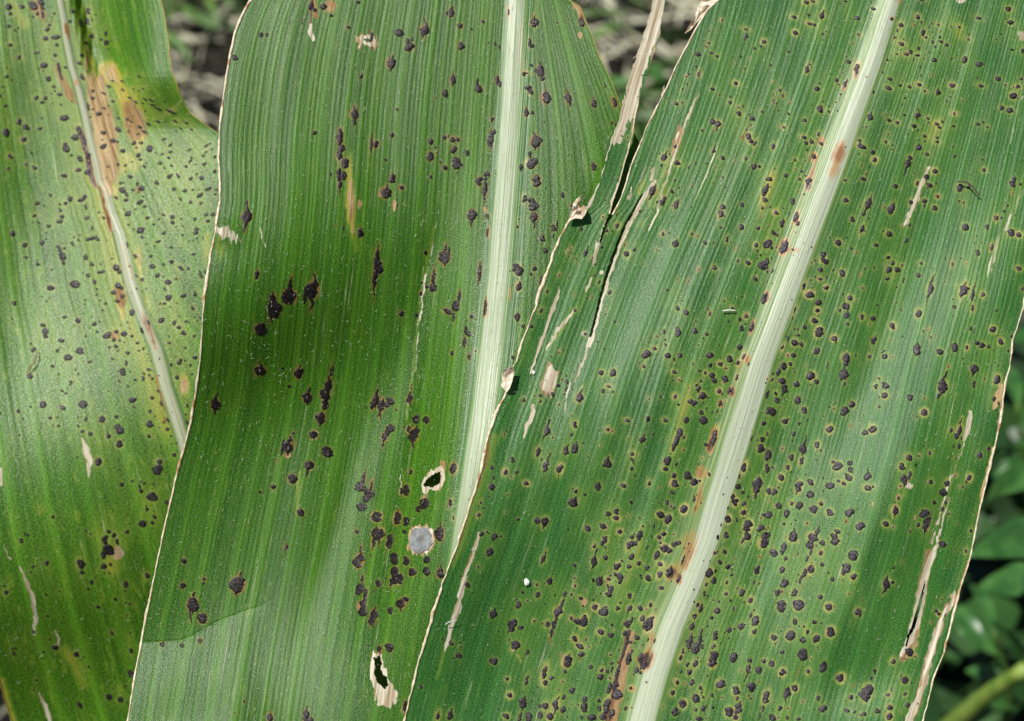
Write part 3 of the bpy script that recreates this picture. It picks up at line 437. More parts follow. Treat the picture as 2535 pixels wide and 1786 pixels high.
29,17,2.2,3.3,9,6;57,23,1.7;35,37,2.6,3.8;23,40,1.2;24,49,1.9,3;11,47,1.6;7,58,2.2,3.6;2,76,2.9,6.5;9,78,2.1,2.7;5,94,3.8;15,100,1.5,3.3;32,75,2.5,3.2;42,64,4,4.7,12,22;45,58,1.1,6.5;38,78,1.1,9;48,48,1.6,2.8;54,49,1.2,1.6;57,41,1.4;62,52,2.6,1.9;64,59,1.4,.9;73,36,1.7;79,37,3.5,4.7,6,5;87,35,2.2,1.4;74,19,2.9,4.3,7,8;76,10,.7,2.8;74,6,1.1,1.9;81,3,1.7,2.8;84,1,1.9;84,7,1.4;84,16,2.4;95,24,2.6,3.8,5,4;93,31,2.1,1.9;97,33,3.3,3.8;97,37,1.7,2.8;99,19,1.3,1.4;105,5,1.9,3.8;108,4,2.4,2.8;111,3,1.9,2.8;114,0,1.9,1.4;107,15,2.3,3.3;105,24,2.2;114,21,1.7,2.3;89,44,2.7,3.3;87,49,2.7,2.6;84,48,.9;86,40,.9;121,7,1.1,2.8;121,25,1.6,2.6;122,34,2.5,2.8;106,50,2.6;133,22,2.9,2.6;132,31,2.1,3.2;130,14,2.3,4.3;137,8,4.8,3.7;141,10,2.4,2.8;133,3,1.1;146,4,2.9,3.3;150,3,2.5;134,43,2.2;141,29,3.3,5.5,7,6;149,35,1.6,4.7;153,18,.9,4.7;75,60,2.9,2.7;82,64,3.8;84,61,1.6,2.5;95,61,2.3;106,61,2.2,2.9;115,61,2.6;124,58,1.5,2.3;129,62,.6,1.3;54,70,1.6,1.9;60,73,3.6,2.6;65,72,2.6,5.2;80,82,3.2,2.9;90,76,1.1,1.4;89,85,2.6,2.9;57,88,2.7,2.9;67,89,1,1.4;80,91,.8;104,75,3.3,3.2;107,72,1.2,3.8;101,83,1.9,2.8;104,84,1.4,4.7;112,87,2.7;106,91,1.9,1.6;117,70,1.9,2.8;121,75,3.8,5.6;124,75,2.9,7.5;101,98,1.1,12,18,20;95,118,1.4,7.5;62,95,4,2.5;63,102,2.5,2.7;50,108,4,5.2,8,6;48,117,1.6,1.9;71,113,1.9,2.2;90,110,1.3,1.9;105,106,2.8,5.6;108,99,1.3,1.9;81,116,1.7,2.5;80,122,3.2,2.9;86,117,1.4,1.9;90,115,.9,2.8;88,123,1,1.5;46,126,1.1;55,134,2.8,3.8;30,118,1.7,5.6;30,127,2.5,2.9;36,123,2.1,2.6;14,125,1.6,5.6;0,138,1.2,2.9;11,145,3.4,4.7,7,8;8,158,1.2,5.6;16,158,2.8,4.7;26,148,1.6,1.9;26,156,2.9,3.8;31,148,2.7,3.3;40,147,2.9,4.7,9,9;35,157,2.8,3.3;47,140,1.6,2.3;46,151,2.1,3.2;66,142,2.6,3.8;65,149,2.9,4.3;63,158,1.2,1.9;72,158,3.3,2.9;78,143,1.9,2.2;79,150,1.9,2.9;81,157,3.6,3.8;88,132,2.5,6.6;93,137,4.3,4.7;97,138,2.6;85,148,2.6,7.5;93,130,2.4,4.7;90,155,2.4,4.7;107,132,1.9;102,150,1.4,2.7;112,116,2.2,3.8;116,105,1.9,4.7;119,112,3.6,4.3;115,118,1.7,1.9;128,90,.8,2.6;122,89,.8,2.6;190,11,2,2.4;181,12,1.4,1.9;186,20,1.9,2.2;193,24,2.2,2.9;197,22,.9;177,30,2.9,4.3;182,28,1.1,1.9;180,36,2.4,3.2;196,31,1.4,1.9;219,27,3.2,4.8;216,38,.9,2.4;224,3,3.8,4.8;206,1,1.4,2.8;174,40,1.6,2.4;192,38,1.2,1.9;172,48,1.5,2.6;191,48,1.9,2.1;175,50,.9;205,47,2.9,4.1;213,54,2.2,2.6;195,54,1.3,1.7;185,55,1.1,1.4;183,63,2.9,3.5;178,69,1.6,1.7;198,61,1,1.9;166,58,1.6,2.9;169,61,1.4,4.7;163,68,1.9,2.9;161,77,1.6,3.8;217,72,3.9,5.7;213,67,1.3,2.8;205,77,3.1,3.8;216,82,1.7,2.3;194,80,2.1,3.2;182,85,2.1,4.3;169,82,1.2,3.8;168,88,1.9,4.7;159,91,2.2,6.6;165,96,3.5,6.6;170,95,1.9,2.8;180,95,1.5,2.8;186,92,.8;174,84,.7;153,99,1.1,2.8;151,105,1.2,2.8;179,104,3.8,5.6;179,110,3.5,4.1;164,110,2.6,3.8;157,111,1.7,2.6;159,118,2.4,2.8;151,117,1.5,1.9;198,105,3.1,4.4;212,107,2.3,2.6;225,108,2.3;211,115,2.6,3.8,6,13;221,116,2.8,3.2;148,127,1.8,2.2;161,127,2.1,3.5;186,128,3.5,4.1;214,131,4.3,5;200,134,3.2,4.1;201,141,1.4,2.2;213,141,.9,1.1;169,132,1.9;144,136,1.8,2.7;164,141,3.5,4.6;179,138,1.6,2.6;171,140,1.2,1.4;153,146,3.1,3.7;146,153,3.1,4.1;164,151,1.3,1.8;171,150,1.9,2.9;180,149,1.6,2;194,153,3.4,4.3;202,150,3,5.6,7,6;200,158,2.4,2.8;167,159,2.9,2.4;227,140,2.9,5.7;224,150,.9,3.8;221,157,.9,3.8;175,121,.7,1.7
@1895,0
36,2,2.4,1.5;42,1,1.9,.9;71,1,1.9,.9;66,3,.9;25,15,2.9,1.5;38,13,1.9,1.2;50,14,2.5,2.6,7,4;39,21,2.2,1.3;43,22,2.4,1.3;81,16,3,1.9;96,8,2.1,1.2;26,29,2.4,1.9;51,30,1.4,1.1;83,31,1.7,1.2;20,46,1.6,.9;0,37,.9;74,55,2.4,1.4;39,57,.9,.8;37,62,1.9,2.8,4,4;63,71,1.9;65,75,1.1,.8;71,75,1.9,2.8,6,4;48,74,1.2,1;46,79,2.8,2.3;13,80,1.2,1.4;15,85,1.6,1.7;51,90,.9,.6;49,97,2.8,2.8,4,3;56,99,1.4,.8;7,73,.6;20,101,1.5,1.1;35,107,1.9,1.5;16,113,1.7,1.1;11,98,.8;34,122,2.8,1.7;36,127,2.1,1.7;41,126,1.9;47,119,1.6,1.9;37,133,1.1,.8;50,128,2.5,1.4;7,130,1.6,2.8;43,139,2.4;26,142,1.3;32,152,1.3,1.1;18,156,1.5,1.8;4,159,2.5,1.7;30,159,1.2;35,156,.9;39,160,2.1,1.9;67,84,1.2,.9;63,91,.9,.8;81,61,2.1,4.4;120,22,2.5,2.3;117,27,.9,1.9;135,15,2.1,1.9;139,0,2.4,.9;154,22,1.5,.9;132,22,.9,.6;148,21,.9,.6;172,24,1.9,.9;189,16,2.6,1.1;216,8,2.9,2.3;218,20,3.2,1.9;140,29,1.6,2.8;142,33,1.7,1.3;155,33,1.5,1.1;148,37,1.6,1.4;156,37,2.2,1.1;161,40,1.9,1.6;121,39,2.3,1.6;136,43,1.9;129,46,1.9;125,48,2.4,1.4;135,49,1.9,1.1;115,33,1,.6;117,48,1.5,.7;180,35,1.6,.9;209,30,1.4,.6;108,53,1.6,1;112,54,.7,.5;149,53,2.6,1.9;165,52,1.2,.7;177,53,2.1,3.3;190,57,3.3,2.3;228,45,1.4,2.4;219,44,1.4,.8;110,70,2.3,1.4;109,78,2.9,1.7;120,76,1.6,1.3;128,77,2.1,1.1;136,75,2.5,1.7;138,67,.9,.7;142,81,1.4,1.1;153,82,2.9,2.4,5,4;166,76,3.1,2.1;191,76,3.1,1.5;207,70,3.2,2.3;227,70,1.9,1.2;224,77,2.2,1.9;220,85,3.1,2.9;96,82,1.5,1.6;124,87,1.2,.7;164,86,.8;210,96,2.4,2.2;217,98,2.5,2.2;93,104,2.7,2.9,5,4;110,107,2.1,1.7;117,109,1.7,1.4;123,102,1.6,1.1;135,102,2.9,2.5,6,5;144,105,1.6,1.3;168,101,1.7,1.1;152,110,1.9,1.2;157,108,1.2,1.1;154,113,1.9,1.2;167,112,1.5,.9;188,110,2.3,1.5;197,113,1.2,.8;87,113,.7;132,112,2.3,1.7;109,119,.9,.6;126,119,.9,.5;142,121,1.9,1.5;152,122,1.9,1.3;153,126,1.9,1.2;84,125,1.8,1.4;85,130,3.8,1.8;83,128,1.9;107,126,1.7,1.2;113,129,1.1,.8;136,131,2.9,2.7;144,137,2.2,1.6;95,135,2.2,2.1;97,142,2.6,2.5;126,145,3.4,3.3,7,12;128,140,1.9;168,139,1.9,1.5;150,152,2.6,2.2;143,157,2.6,2.4;87,159,2.6,1.5;71,160,1.6,1.4;194,151,1.8;221,159,2.5,1.9;112,17,1.4,1.3
@1895,445
30,0,1.4,.9;1,7,1.6,3.8;1,18,1.4,1.9;4,24,.9;9,29,2.1,1.7;24,19,1.9,2.9;15,39,2.4,3.8,6,5;7,47,2.5,1.7;3,57,2.6,4.3;5,60,1.9;1,75,2.1,4.7,6,5;16,60,3.1,5.7,8,6;27,33,1.9,4.7;29,39,1.5,2.6;34,13,1.2,.9;38,2,2.4,2.8;24,62,1.2;6,81,.9,2.4;0,104,1.2,2.8;41,60,.6,1.2;70,1,1.6;88,0,1.6,.7;71,18,2.6,2.4;77,35,2.1,2.2;91,21,2.8,4.7,9,10;87,30,1.4,2.4;86,44,1.7,3.3,5,7;116,6,2.5,1.8;112,26,2.8,4.5,8,6;109,48,2.9,2.5;65,56,3.1;76,61,1.3;81,65,.8;98,58,1.9,1.6;146,5,3.1,2;135,3,1.6,1.9;129,20,1.6,2;141,19,2.8,2.2;150,25,2.8,2.5;153,15,1.9,1.7;125,54,1.5,2.6;128,40,1.3,1.9;172,7,3.2,3.8;180,6,1.7,2.6;172,19,.9;177,42,2.9,3.3;197,42,2.1,2.4;205,34,1.5,2.1;212,28,1.4;215,23,1.2;220,3,2.7,3.8;227,4,1.4;218,47,3.1,3.4;225,49,2.3;189,65,2.4,3;201,60,1.7,3.2;51,66,2.5,2.2;51,71,2.5,2.9;54,73,2.3,2.5;49,80,2.5,2.2;48,88,2.3,1.6;68,83,3.1;44,86,.9;88,79,.9,1.1;109,69,1.9;113,74,1.7,1.9;109,80,2.5,3.3;117,80,2.9,2.5;121,76,1.1;108,88,2.4,2;138,74,1.9,1.2;136,85,2.5,2.1;166,75,1.3,1.9;174,70,.9;225,79,2.8,2.1;146,97,2.8,5.2,14,16;176,98,3.2,4.7,8,8;177,96,4.5,1.4;174,100,1.9,4.7;184,102,1.7,5.7,12,6;193,102,2.1,2.3;228,97,1.4,1.9;54,96,1.9;34,95,1.6,3.8;39,102,3.6,3;47,109,3.4,2.9;46,116,2.1;26,116,.9,3.6;86,96,1.2;75,105,2.5,2.1;70,112,2.3,3;73,113,2.3,2.8;66,116,1.5,1.7;72,120,2.1,3.8;63,97,.7;86,122,2.1,2.5;95,123,2.3;99,111,1.1,.9;120,116,1.4;136,119,2.6,3.5;168,113,1.6;184,114,1.2,2.8;205,116,1.5;73,128,1.7;43,125,3.3,2.9;35,131,2.2;47,135,3.4,4.5;29,133,.9;29,138,1.3;113,130,2.3,2.7;182,132,1.1,1.9;202,133,2.6,2.8;26,145,3.1,2.9;32,146,1.8;61,141,2.6,2.4;45,152,2.9,3.4;25,156,2.7,1.9;96,143,2.9,3.8,6,4;134,151,3.6,5.2,7,6;155,153,3.1,2.7;168,149,3.1,3.8,6,4;179,149,1.6,2.2;188,145,2.5,2.1;192,147,3.3,2.9;198,148,1.4,1.9;209,144,2.4;218,139,1.4;216,152,1.4;71,158,3.3,3.8,5,3;106,157,2.6,2.4;92,157,1.4,1.9;80,156,1;147,140,.9,1.4;111,142,.7;15,149,1.1,2.8;20,141,.9,2.8;24,123,.6,1.4
@1895,890
16,6,2.6,3.3;22,4,2,2.1;11,11,1.9,3.8;6,18,1.6,2.4;26,11,1.3;15,19,2.9;17,26,3.1,4;28,22,2.4,2.7;2,31,1.9,3.8;9,30,2,1.9;10,36,2.6,2.9;28,36,2.9,4;41,15,3.6,3.7;46,20,2.1;34,45,2.6,3.2;5,46,4.2,3.7;13,42,.7;17,55,2.6,2.4;30,57,1.2,1.9;3,66,1.7,1.9;25,66,2.4,2.9;71,2,2.8,4.7;69,13,3.8,4.7,7,6;70,22,1.6,2.4;57,42,.8;33,79,3.6,5.2,13,7;46,76,2.2,2.9;57,62,3.1,3.8;77,40,3.3,3.7;70,46,3.2,4.3;88,65,2.9;95,62,3,3.4;98,24,2.1,2.7;106,23,3.7,3.4;106,32,2.7;101,17,1;101,42,1.2,1.5;129,34,2.8;141,47,3.5,3.7;157,24,4,6.5,15,10;160,25,1.9,3.8;154,32,1.4,3.4;185,8,3.5,3.5,3,8;185,22,1.6,3.8;206,18,2.8,4;204,3,.6;168,38,.9;203,35,1.6,2.8;207,39,.9,1.9;165,63,1.7,2.2;172,63,2.5,4.7,12,8;170,68,2.1,3.8;172,77,1.7,2.5;174,70,.9,1.4;167,77,.7,1.6;198,79,1.4,2.1;190,85,2.9,3.4;141,77,.8;146,83,1.7,1.9;2,85,3.6,5.7;1,95,1.4,2.8;23,87,2.5,3.4;32,90,1.7,3.4;20,96,1.9,2.5;14,105,2.6,3;64,95,4.1,4.2;60,91,1.4;75,92,2.6;76,98,2.7,2.5;74,105,3.1,2.7;90,104,3.3,3.4,8,4;90,114,3.2,2.4;95,113,1.3;127,87,3.6,3.3;121,95,2.5,3;123,106,3.4,3.8;128,103,1.5,3.8;124,110,1.6,3.8;40,109,2.9,2.7;40,120,3.1;30,113,2.9,4.7,5,8;22,116,.7;57,112,4.4,3.5;65,108,2.1,1.4;69,110,1.8,1.6;147,109,2,2.4;161,110,2,3;181,105,2.1,2.8;157,118,3.3,3.4;175,113,.9;3,117,2.5,3.4;8,118,3.2,3.8;12,130,2.7,3.3;23,128,1.6,1.9;31,130,3.2,3.7;49,128,1.9;43,133,3.8,3.3;19,137,3.1,4.7;3,138,2.9,3.4;57,136,3.1;75,136,3.1,4;118,123,1.4,2.1;115,134,3.1,4,5,7;150,127,1.5,1.9;160,127,1.2,1.8;157,133,1.4,2.3;141,137,3.8;143,146,2.4,8,10,10;146,143,.9,7,10,8;136,147,1.7,2.1;84,148,3.7,3.8;107,146,2.9;16,146,1.4;24,157,3.6,4.6,8,4;46,153,1.6,4.7,6,6;42,158,4.3,3.4;64,153,2.6,1.9;62,158,3.8,3.4;2,156,1.9,3.4;182,152,1.6,1.9
@1895,1336
1,2,1.6,3.8;24,0,3.1,1.6;16,8,2.5,6.2;18,17,2,2.4;7,12,3.1;15,27,2.6,3.3;17,39,4,4.3;10,47,2.4,3.2;14,59,4.1,5.3;29,58,4.3,4.7;40,4,3.3,4.7;40,11,1.2,3.8;37,17,1.1,3.3;40,26,2.9,4.3;34,30,2.3,5.2;31,36,1.2,3.8;25,47,2.4,3.8;51,3,2.9,2.7;62,2,3.8,3.5;49,12,1.9,2.3;50,22,2;49,51,2.5;59,35,2.1,2.6;78,14,4.2,4.5;71,25,4.5,4.8;69,30,1.9,2.4;78,33,2.4,3;56,60,2.9,3.2;26,73,2.6,3.4;43,73,1.9,2.1;50,74,.9,1.2;22,85,4.1,5;37,82,2,2.7;58,82,4.5,5.4;7,87,2.5;33,89,2.5,2.9;45,88,3.4,3.8,4,5;62,91,.8;33,102,4.8,6.2;15,100,1.8,2;5,110,2.9,3.2;0,109,1.4,2.4;15,118,2.5,3.2;51,113,2.9,5.2;38,117,1.4,1.9;19,136,3.3,5.7,7,9;26,132,3.4,3.8;2,141,2.9,5.7,7,4;47,141,2.3,3;51,150,3.8,4.3;13,150,2.1,3;6,158,3.1;19,158,1.6,1.9;29,159,1.9;33,144,.7;67,123,3.1,3.6;82,64,2.9,4;84,67,1.4,1.9;107,39,3.4,4.7,9,11;113,38,1.8;114,25,.8,1.3;74,48,.9;113,108,2.1,2.5;128,100,3.4,3.8;124,106,.6;124,125,2.9,3.5;124,137,1.8;97,117,1.4,1.9,2,3;94,123,1.4,1.9;90,136,5.1,7.6;76,140,1.9,2.2;109,138,1.9;112,132,.9;110,149,2.9,2.6;110,157,3.1,3.6;126,147,1.9,2.1;99,152,2.2;73,152,2.6,1.6;79,153,1.2,1.9;88,155,2.3,1.9;157,4,3.1,2.9;178,10,1.3,1.9;151,63,1.6;154,66,1.9"""
ZK = 10/3.5875
spots = {1: [], 2: [], 3: []}
seen = []
def in_leaf(k, x, y):
    L = LEAF[k]; r = (x > cx(L['L'], y)) & (x < cx(L['R'], y))
    if k == 3 and y < 535 and cx(SLIT_L, y) < x < cx(SLIT_R, y): return False
    return bool(r)
def vein_dir(k, x, y):
    L = LEAF[k]; xm = float(cx(L['M'], y)); e = SM[k, 'L'] if x < xm else SM[k, 'R']
    t = (x-xm)/(float(cx(e, y))-xm+1e-6)
    def at(yy): return float(cx(L['M'], yy))*(1-t)+float(cx(e, yy))*t
    d = np.array([at(y+30.)-at(y-30.), 60.]); return d/np.linalg.norm(d)
ox = oy = 0
for line in TAR.strip().splitlines():
    if line[0] == '@': ox, oy = [float(v) for v in line[1:].split(',')]; continue
    for tk in line.split(';'):
        v = [float(q) for q in tk.split(',')]
        x = ox+v[0]*ZK; y = oy+v[1]*ZK; g_ = random.uniform(.84, 1.08); rx = v[2]*ZK*g_; ry = (v[3] if len(v) > 3 else v[2])*ZK*g_
        up = v[4]*ZK if len(v) > 4 else 0; dn = v[5]*ZK if len(v) > 5 else 0
        if rx < 1: continue
        if any(abs(x-a) < 4 and abs(y-b) < 4 for a, b, o in seen if o != (ox, oy)): continue
        k = 3 if in_leaf(3, x, y) else 2 if in_leaf(2, x, y) else 1 if in_leaf(1, x, y) else 0
        if not k: continue
        seen.append((x, y, (ox, oy)))
        spots[k].append((x, y, rx, ry, up, dn))

for k, pr in ((1, .35), (2, .12), (3, .8)):
    for s_ in list(spots[k]):
        if random.random() < pr:
            an = random.uniform(0, 6.28); dd = s_[2]+random.uniform(5, 34); x, y = s_[0]+dd*math.cos(an), s_[1]+dd*1.3*math.sin(an)
            r_ = random.uniform(.9, 2.4)
            if in_leaf(k, x, y): spots[k].append((x, y, r_, r_*random.uniform(.8, 1.8), 0, 0))
# ------------------------------------------------------------------ stains on the tissue itself, with some painted shade (masks per leaf)
RS = 2.0; RW, RH = int(2700/RS), int(1950/RS); RX0, RY0 = -80., -80.
rxx, ryy = np.meshgrid(RX0+np.arange(RW)*RS, RY0+np.arange(RH)*RS)
MASK = {k: {c: np.zeros((RH, RW), np.float32) for c in ('halo', 'tan', 'yel', 'rust_shade', 'pale')} for k in (1, 2, 3)}
def win(x0, x1, y0, y1):
    return slice(max(0, int((y0-RY0)/RS)), max(1, int((y1-RY0)/RS)+2)), slice(max(0, int((x0-RX0)/RS)), max(1, int((x1-RX0)/RS)+2))
def put(k, c, w_, val):
    a = MASK[k][c]; a[w_] = np.maximum(a[w_], val)
def stroke(k, c, s, wid, soft=2.0, amp=1.0):
    P = pp(s); m_ = max(wid)+soft+4 if hasattr(wid, '__len__') else wid+soft+4
    w_ = win(P[:, 0].min()-m_, P[:, 0].max()+m_, P[:, 1].min()-m_, P[:, 1].max()+m_)
    X, Y = rxx[w_], ryy[w_]
    X = X+3.0*vnoise(X/7., Y/16.); 
    d, t = seg_dist(P, X, Y)
    wd = np.interp(t, np.linspace(0, 1, len(wid)), wid) if hasattr(wid, '__len__') else wid
    put(k, c, w_, amp*(1-sstep(-soft*.5, soft, d-wd)))
def patch(k, c, s, soft=3.0, amp=1.0):
    P = pp(s); w_ = win(P[:, 0].min()-12, P[:, 0].max()+12, P[:, 1].min()-12, P[:, 1].max()+12)
    X, Y = rxx[w_], ryy[w_]; X, Y = X+3.5*vnoise(X/6., Y/14.), Y+min(14., soft*3)*vnoise(X/4.+9, Y/60.)+3*vnoise(X/8.+9, Y/8.)
    ins = inpoly(P, X, Y); d, _ = seg_dist(np.vstack([P, P[:1]]), X, Y); d = np.where(ins, -d, d)
    put(k, c, w_, amp*(1-sstep(-soft, soft, d)))
def dab(k, c, x, y, rx, ry, amp=1.0, rot=0.):
    w_ = win(x-3*max(rx, ry), x+3*max(rx, ry), y-3*max(rx, ry), y+3*max(rx, ry)); X, Y = rxx[w_], ryy[w_]
    cc, ss = math.cos(math.radians(rot)), math.sin(math.radians(rot)); dx, dy = X-x, Y-y
    dx = dx+rx*.35*vnoise(X/5., Y/12.); put(k, c, w_, amp*np.exp(-(((dx*cc+dy*ss)/(rx*1.25))**2+((-dx*ss+dy*cc)/(ry*1.15))**2)**2))
HALO = {1: (4.5, .5, .2), 2: (3.0, .45, .30), 3: (3.9, .78, .38)}
for k in (1, 2, 3):
    for (x, y, rx, ry, up, dn) in spots[k]:
        d = vein_dir(k, x, y); R_ = max(rx, ry, up, dn)+16
        w_ = win(x-R_, x+R_, y-R_, y+R_); X, Y = rxx[w_]-x, ryy[w_]-y
        a = X*d[0]+Y*d[1]; b = X*d[1]-Y*d[0]
        q = np.hypot(a/(ry+1), b/(rx+1)); dist = (q-1)*min(rx, ry)
        for ext, sg in ((up, -1), (dn, 1)):
            if ext > 0:
                aa = np.clip(a*sg, 0, ext); dist = np.minimum(dist, np.hypot(a*sg-aa, b)-rx*.3*(1-aa/ext*.8))
        big = min(1, rx/6.)
        hw_, ha_, ta_ = HALO[k]; r1 = random.choice((random.uniform(.1, .5), random.uniform(.5, 1.25)))
        put(k, 'halo', w_, ha_*r1*big*np.exp(-(np.clip(dist, 0, 99)/hw_)**1.5))
        put(k, 'tan', w_, ta_*r1*np.exp(-(np.clip(dist, 0, 99)/1.8)**2))
        if up and k == 2: put(k, 'rust_shade', w_, .45*np.exp(-(np.clip(dist, 0, 99)/1.6)**2))
# left leaf
for s_ in ('212,126 222,173 237,190 259,178 265,206 268,237 282,279 293,329 295,362 293,418 287,450 277,490 262,492 251,450 237,362 223,293 215,237 206,181',
           '256,156 279,167 295,195 301,212 268,206 251,178', '309,251 340,256 357,284 360,315 360,343 334,351 315,334 307,307',
           '139,156 162,195 181,231 192,259 173,259 156,223 142,190'):
    patch(1, 'tan', s_, 8, .62); patch(1, 'yel', s_, 16, .95)
for s_ in ('203,110 225,120 240,170 262,140 275,150 300,170 320,200 300,215 265,210 235,195', '268,206 300,212 330,225 352,250 365,290 362,345 350,385 330,380 318,345 300,310 290,270 280,230',
           '295,362 320,370 360,400 345,430 300,440 290,500 275,500', '500,590 521,570 521,640 508,660 500,620', '445,925 470,935 468,985 450,990 438,960',
           '335,590 352,610 358,680 345,690 335,640', '350,720 372,740 378,790 360,770', '282,700 300,720 310,790 300,800 285,760'):
    patch(1, 'yel', s_, 9, .9)
patch(1, 'yel', '225,640 250,690 330,900 420,1080 435,1080 350,900 300,800 262,700', 10, .55)
stroke(1, 'yel', '150,100 200,290 240,450 300,640 380,890 420,1040', 46, 46, .62)
stroke(1, 'yel', '150,-20 165,60', (14, 8), 8, 1.0); stroke(1, 'yel', '20,-20 30,20 60,60', 14, 12, .7)
stroke(1, 'yel', '160,1610 190,1650 210,1690', (10, 14), 14, .7); stroke(1, 'yel', '0,1690 20,1760 35,1800', 12, 8, 1.0)
dab(1, 'tan', 456, 955, 9, 22, .5); dab(1, 'tan', 348, 640, 8, 26, .45); dab(1, 'tan', 345, 470, 12, 10, .4); dab(1, 'tan', 300, 735, 14, 26, .6); dab(1, 'tan', 285, 830, 12, 12, .6)
dab(1, 'tan', 87, 15, 16, 14, .7); dab(1, 'tan', 105, 35, 10, 16, .6); stroke(1, 'tan', '140,170 165,230', 4, 4, .8)
dab(1, 'yel', 275, 1400, 26, 30, .6); dab(1, 'tan', 288, 1370, 14, 16, .8); dab(1, 'yel', 290, 1345, 14, 30, .5)
stroke(1, 'pale', '203,1085 212,1115 222,1140 218,1160 221,1185', (1, 9, 7, 4, 1), 2, 1); dab(1, 'rust_shade', 213, 1130, 4, 20, .4)
stroke(1, 'pale', '47,1402 65,1440 81,1480 89,1530 87,1570', (1, 4, 5, 4, 2), 2, 1); stroke(1, 'pale', '95,1715 110,1750 125,1790', (1, 4, 5), 2, 1)
stroke(1, 'pale', '10,1350 25,1385', 1.5, 1.5, .9); stroke(1, 'pale', '135,1560 145,1580 140,1598', (2, 3, 4), 2, .7); stroke(1, 'pale', '0,1160 3,1200', 3, 2, .9)
stroke(1, 'rust_shade', '163,60 168,78 172,100', (3, 6, 3), 4, .75)
stroke(1, 'rust_shade', '192,316 202,335 212,370 219,402 226,430 236,462', (4, 7, 4, 7, 6, 3), 4, .9)  # brown streak left of the midrib, with its shadow painted in
stroke(1, 'rust_shade', '247,462 256,500 268,545 274,575', (1.5, 2.5, 4, 2), 3, .8)
stroke(1, 'rust_shade', '302,600 312,640 330,690', (1, 2.5, 1), 3, .5); stroke(1, 'rust_shade', '350,770 362,800 374,830 388,865', (2, 5, 4, 1), 4, .8)
stroke(1, 'rust_shade', '384,930 394,965 402,1000 410,1045', (1.5, 2.5, 2.5, 1.5), 2.5, .8)
dab(1, 'rust_shade', 190, 205, 7, 10, .5)
# middle leaf
stroke(2, 'pale', '772,62 770,80 775,98', (2, 4, 3), 2, 1); stroke(2, 'rust_shade', '777,-10 770,30 769,60', 3, 2, .9)  # second stroke: shade inside the torn slit, painted as a dark line
stroke(2, 'tan', '776,0 782,40', 5, 4, .8); dab(2, 'tan', 818, 14, 13, 14, .9); dab(2, 'rust_shade', 820, 10, 8, 8, .4)
patch(2, 'pale', '884,90 900,88 926,90 931,104 929,116 908,113 886,113 890,100', 2.5, 1)
patch(2, 'tan', '881,86 930,86 934,118 884,117', 4, .8); stroke(2, 'rust_shade', '918,78 919,120', 2.5, 1.5, .9)
patch(2, 'pale', '1043,1204 1048,1184 1058,1172 1076,1162 1091,1152 1098,1156 1100,1196 1084,1209 1063,1214 1053,1224 1046,1214', 2.5, .85)
stroke(2, 'tan', '1096,1145 1094,1185 1086,1212', 3.5, 2.5, .9); dab(2, 'tan', 1050, 1235, 8, 9, .6)
patch(2, 'pale', '933,1612 945,1616 950,1650 962,1680 984,1718 980,1728 966,1756 943,1744 926,1724 922,1690 916,1665 920,1630', 3, .9)
dab(2, 'rust_shade', 938, 1712, 11, 16, .5); dab(2, 'rust_shade', 945, 1728, 8, 14, .6); dab(2, 'rust_shade', 925, 1630, 5, 16, .75); dab(2, 'rust_shade', 941, 1612, 5, 12, .8)
patch(2, 'tan', '1011,1325 1020,1306 1038,1300 1056,1300 1072,1312 1076,1335 1072,1358 1056,1372 1040,1377 1022,1372 1010,1356', 2.5, .95)
patch(2, 'pale', '1013,1325 1022,1309 1038,1304 1056,1304 1069,1314 1073,1335 1069,1356 1056,1368 1040,1373 1024,1368 1013,1354', 1.5, .7)
patch(2, 'pale', '535,560 560,562 578,572 590,590 600,600 575,598 552,588 536,584', 5, .62)
patch(2, 'yel', '530,585 560,600 555,640 540,640 526,610', 10, .6)
stroke(2, 'yel', '866,380 864,430 868,500 872,560 880,620', (2, 8, 11, 10, 3), 9, .8); stroke(2, 'tan', '868,450 872,520 874,575', (3, 7, 3), 4, .55); dab(2, 'rust_shade', 869, 470, 3, 20, .3); dab(2, 'tan', 888, 505, 6, 12, .5)
stroke(2, 'yel', '742,1170 738,1220 734,1270', (3, 5, 2), 6, .7)
stroke(2, 'yel', '475,1470 474,1500', 3, 3, .9); stroke(2, 'rust_shade', '478,1480 476,1500', 1.5, 1, .5)
stroke(2, 'pale', '644,560 650,585 656,612', (.5, 1.6, .5), 1, .8)
stroke(2, 'pale', '1081,551 1070,610 1056,676 1046,740 1036,807 1031,891 1022,946 1008,1020 1001,1060 994,1150 990,1220', 1.1, 1.0, .55)
stroke(2, 'yel', '1075,560 1050,680 1030,850 1018,960 1005,1040', 3, 3, .6)
stroke(2, 'yel', '1325,0 1300,220 1290,450', (10, 8, 5), 12, .5)
patch(2, 'tan', '1405,-20 1412,-20 1440,12 1446,40 1436,40 1420,20', 4, .9); dab(2, 'rust_shade', 1440, 50, 7, 16, .8); dab(2, 'tan', 1436, 88, 5, 9, .7)
dab(2, 'tan', 976, 510, 5, 14, .75); dab(2, 'tan', 1200, 520, 5, 8, .8); patch(2, 'pale', '1220,320 1228,330 1228,368 1222,368 1212,345', 2.5, .9)
dab(2, 'rust_shade', 1203, 760, 4, 24, .85); dab(2, 'rust_shade', 1262, 730, 3, 22, .6); dab(2, 'rust_shade', 1210, 575, 4, 18, .7); dab(2, 'rust_shade', 1258, 30, 4, 20, .6); dab(2, 'rust_shade', 1298, 180, 5, 12, .5)
dab(2, 'tan', 1290, 110, 4, 60, .4); dab(2, 'tan', 1312, 405, 8, 10, .7); dab(2, 'tan', 712, 1128, 9, 5, .8); dab(2, 'rust_shade', 730, 1098, 5, 12, .4)
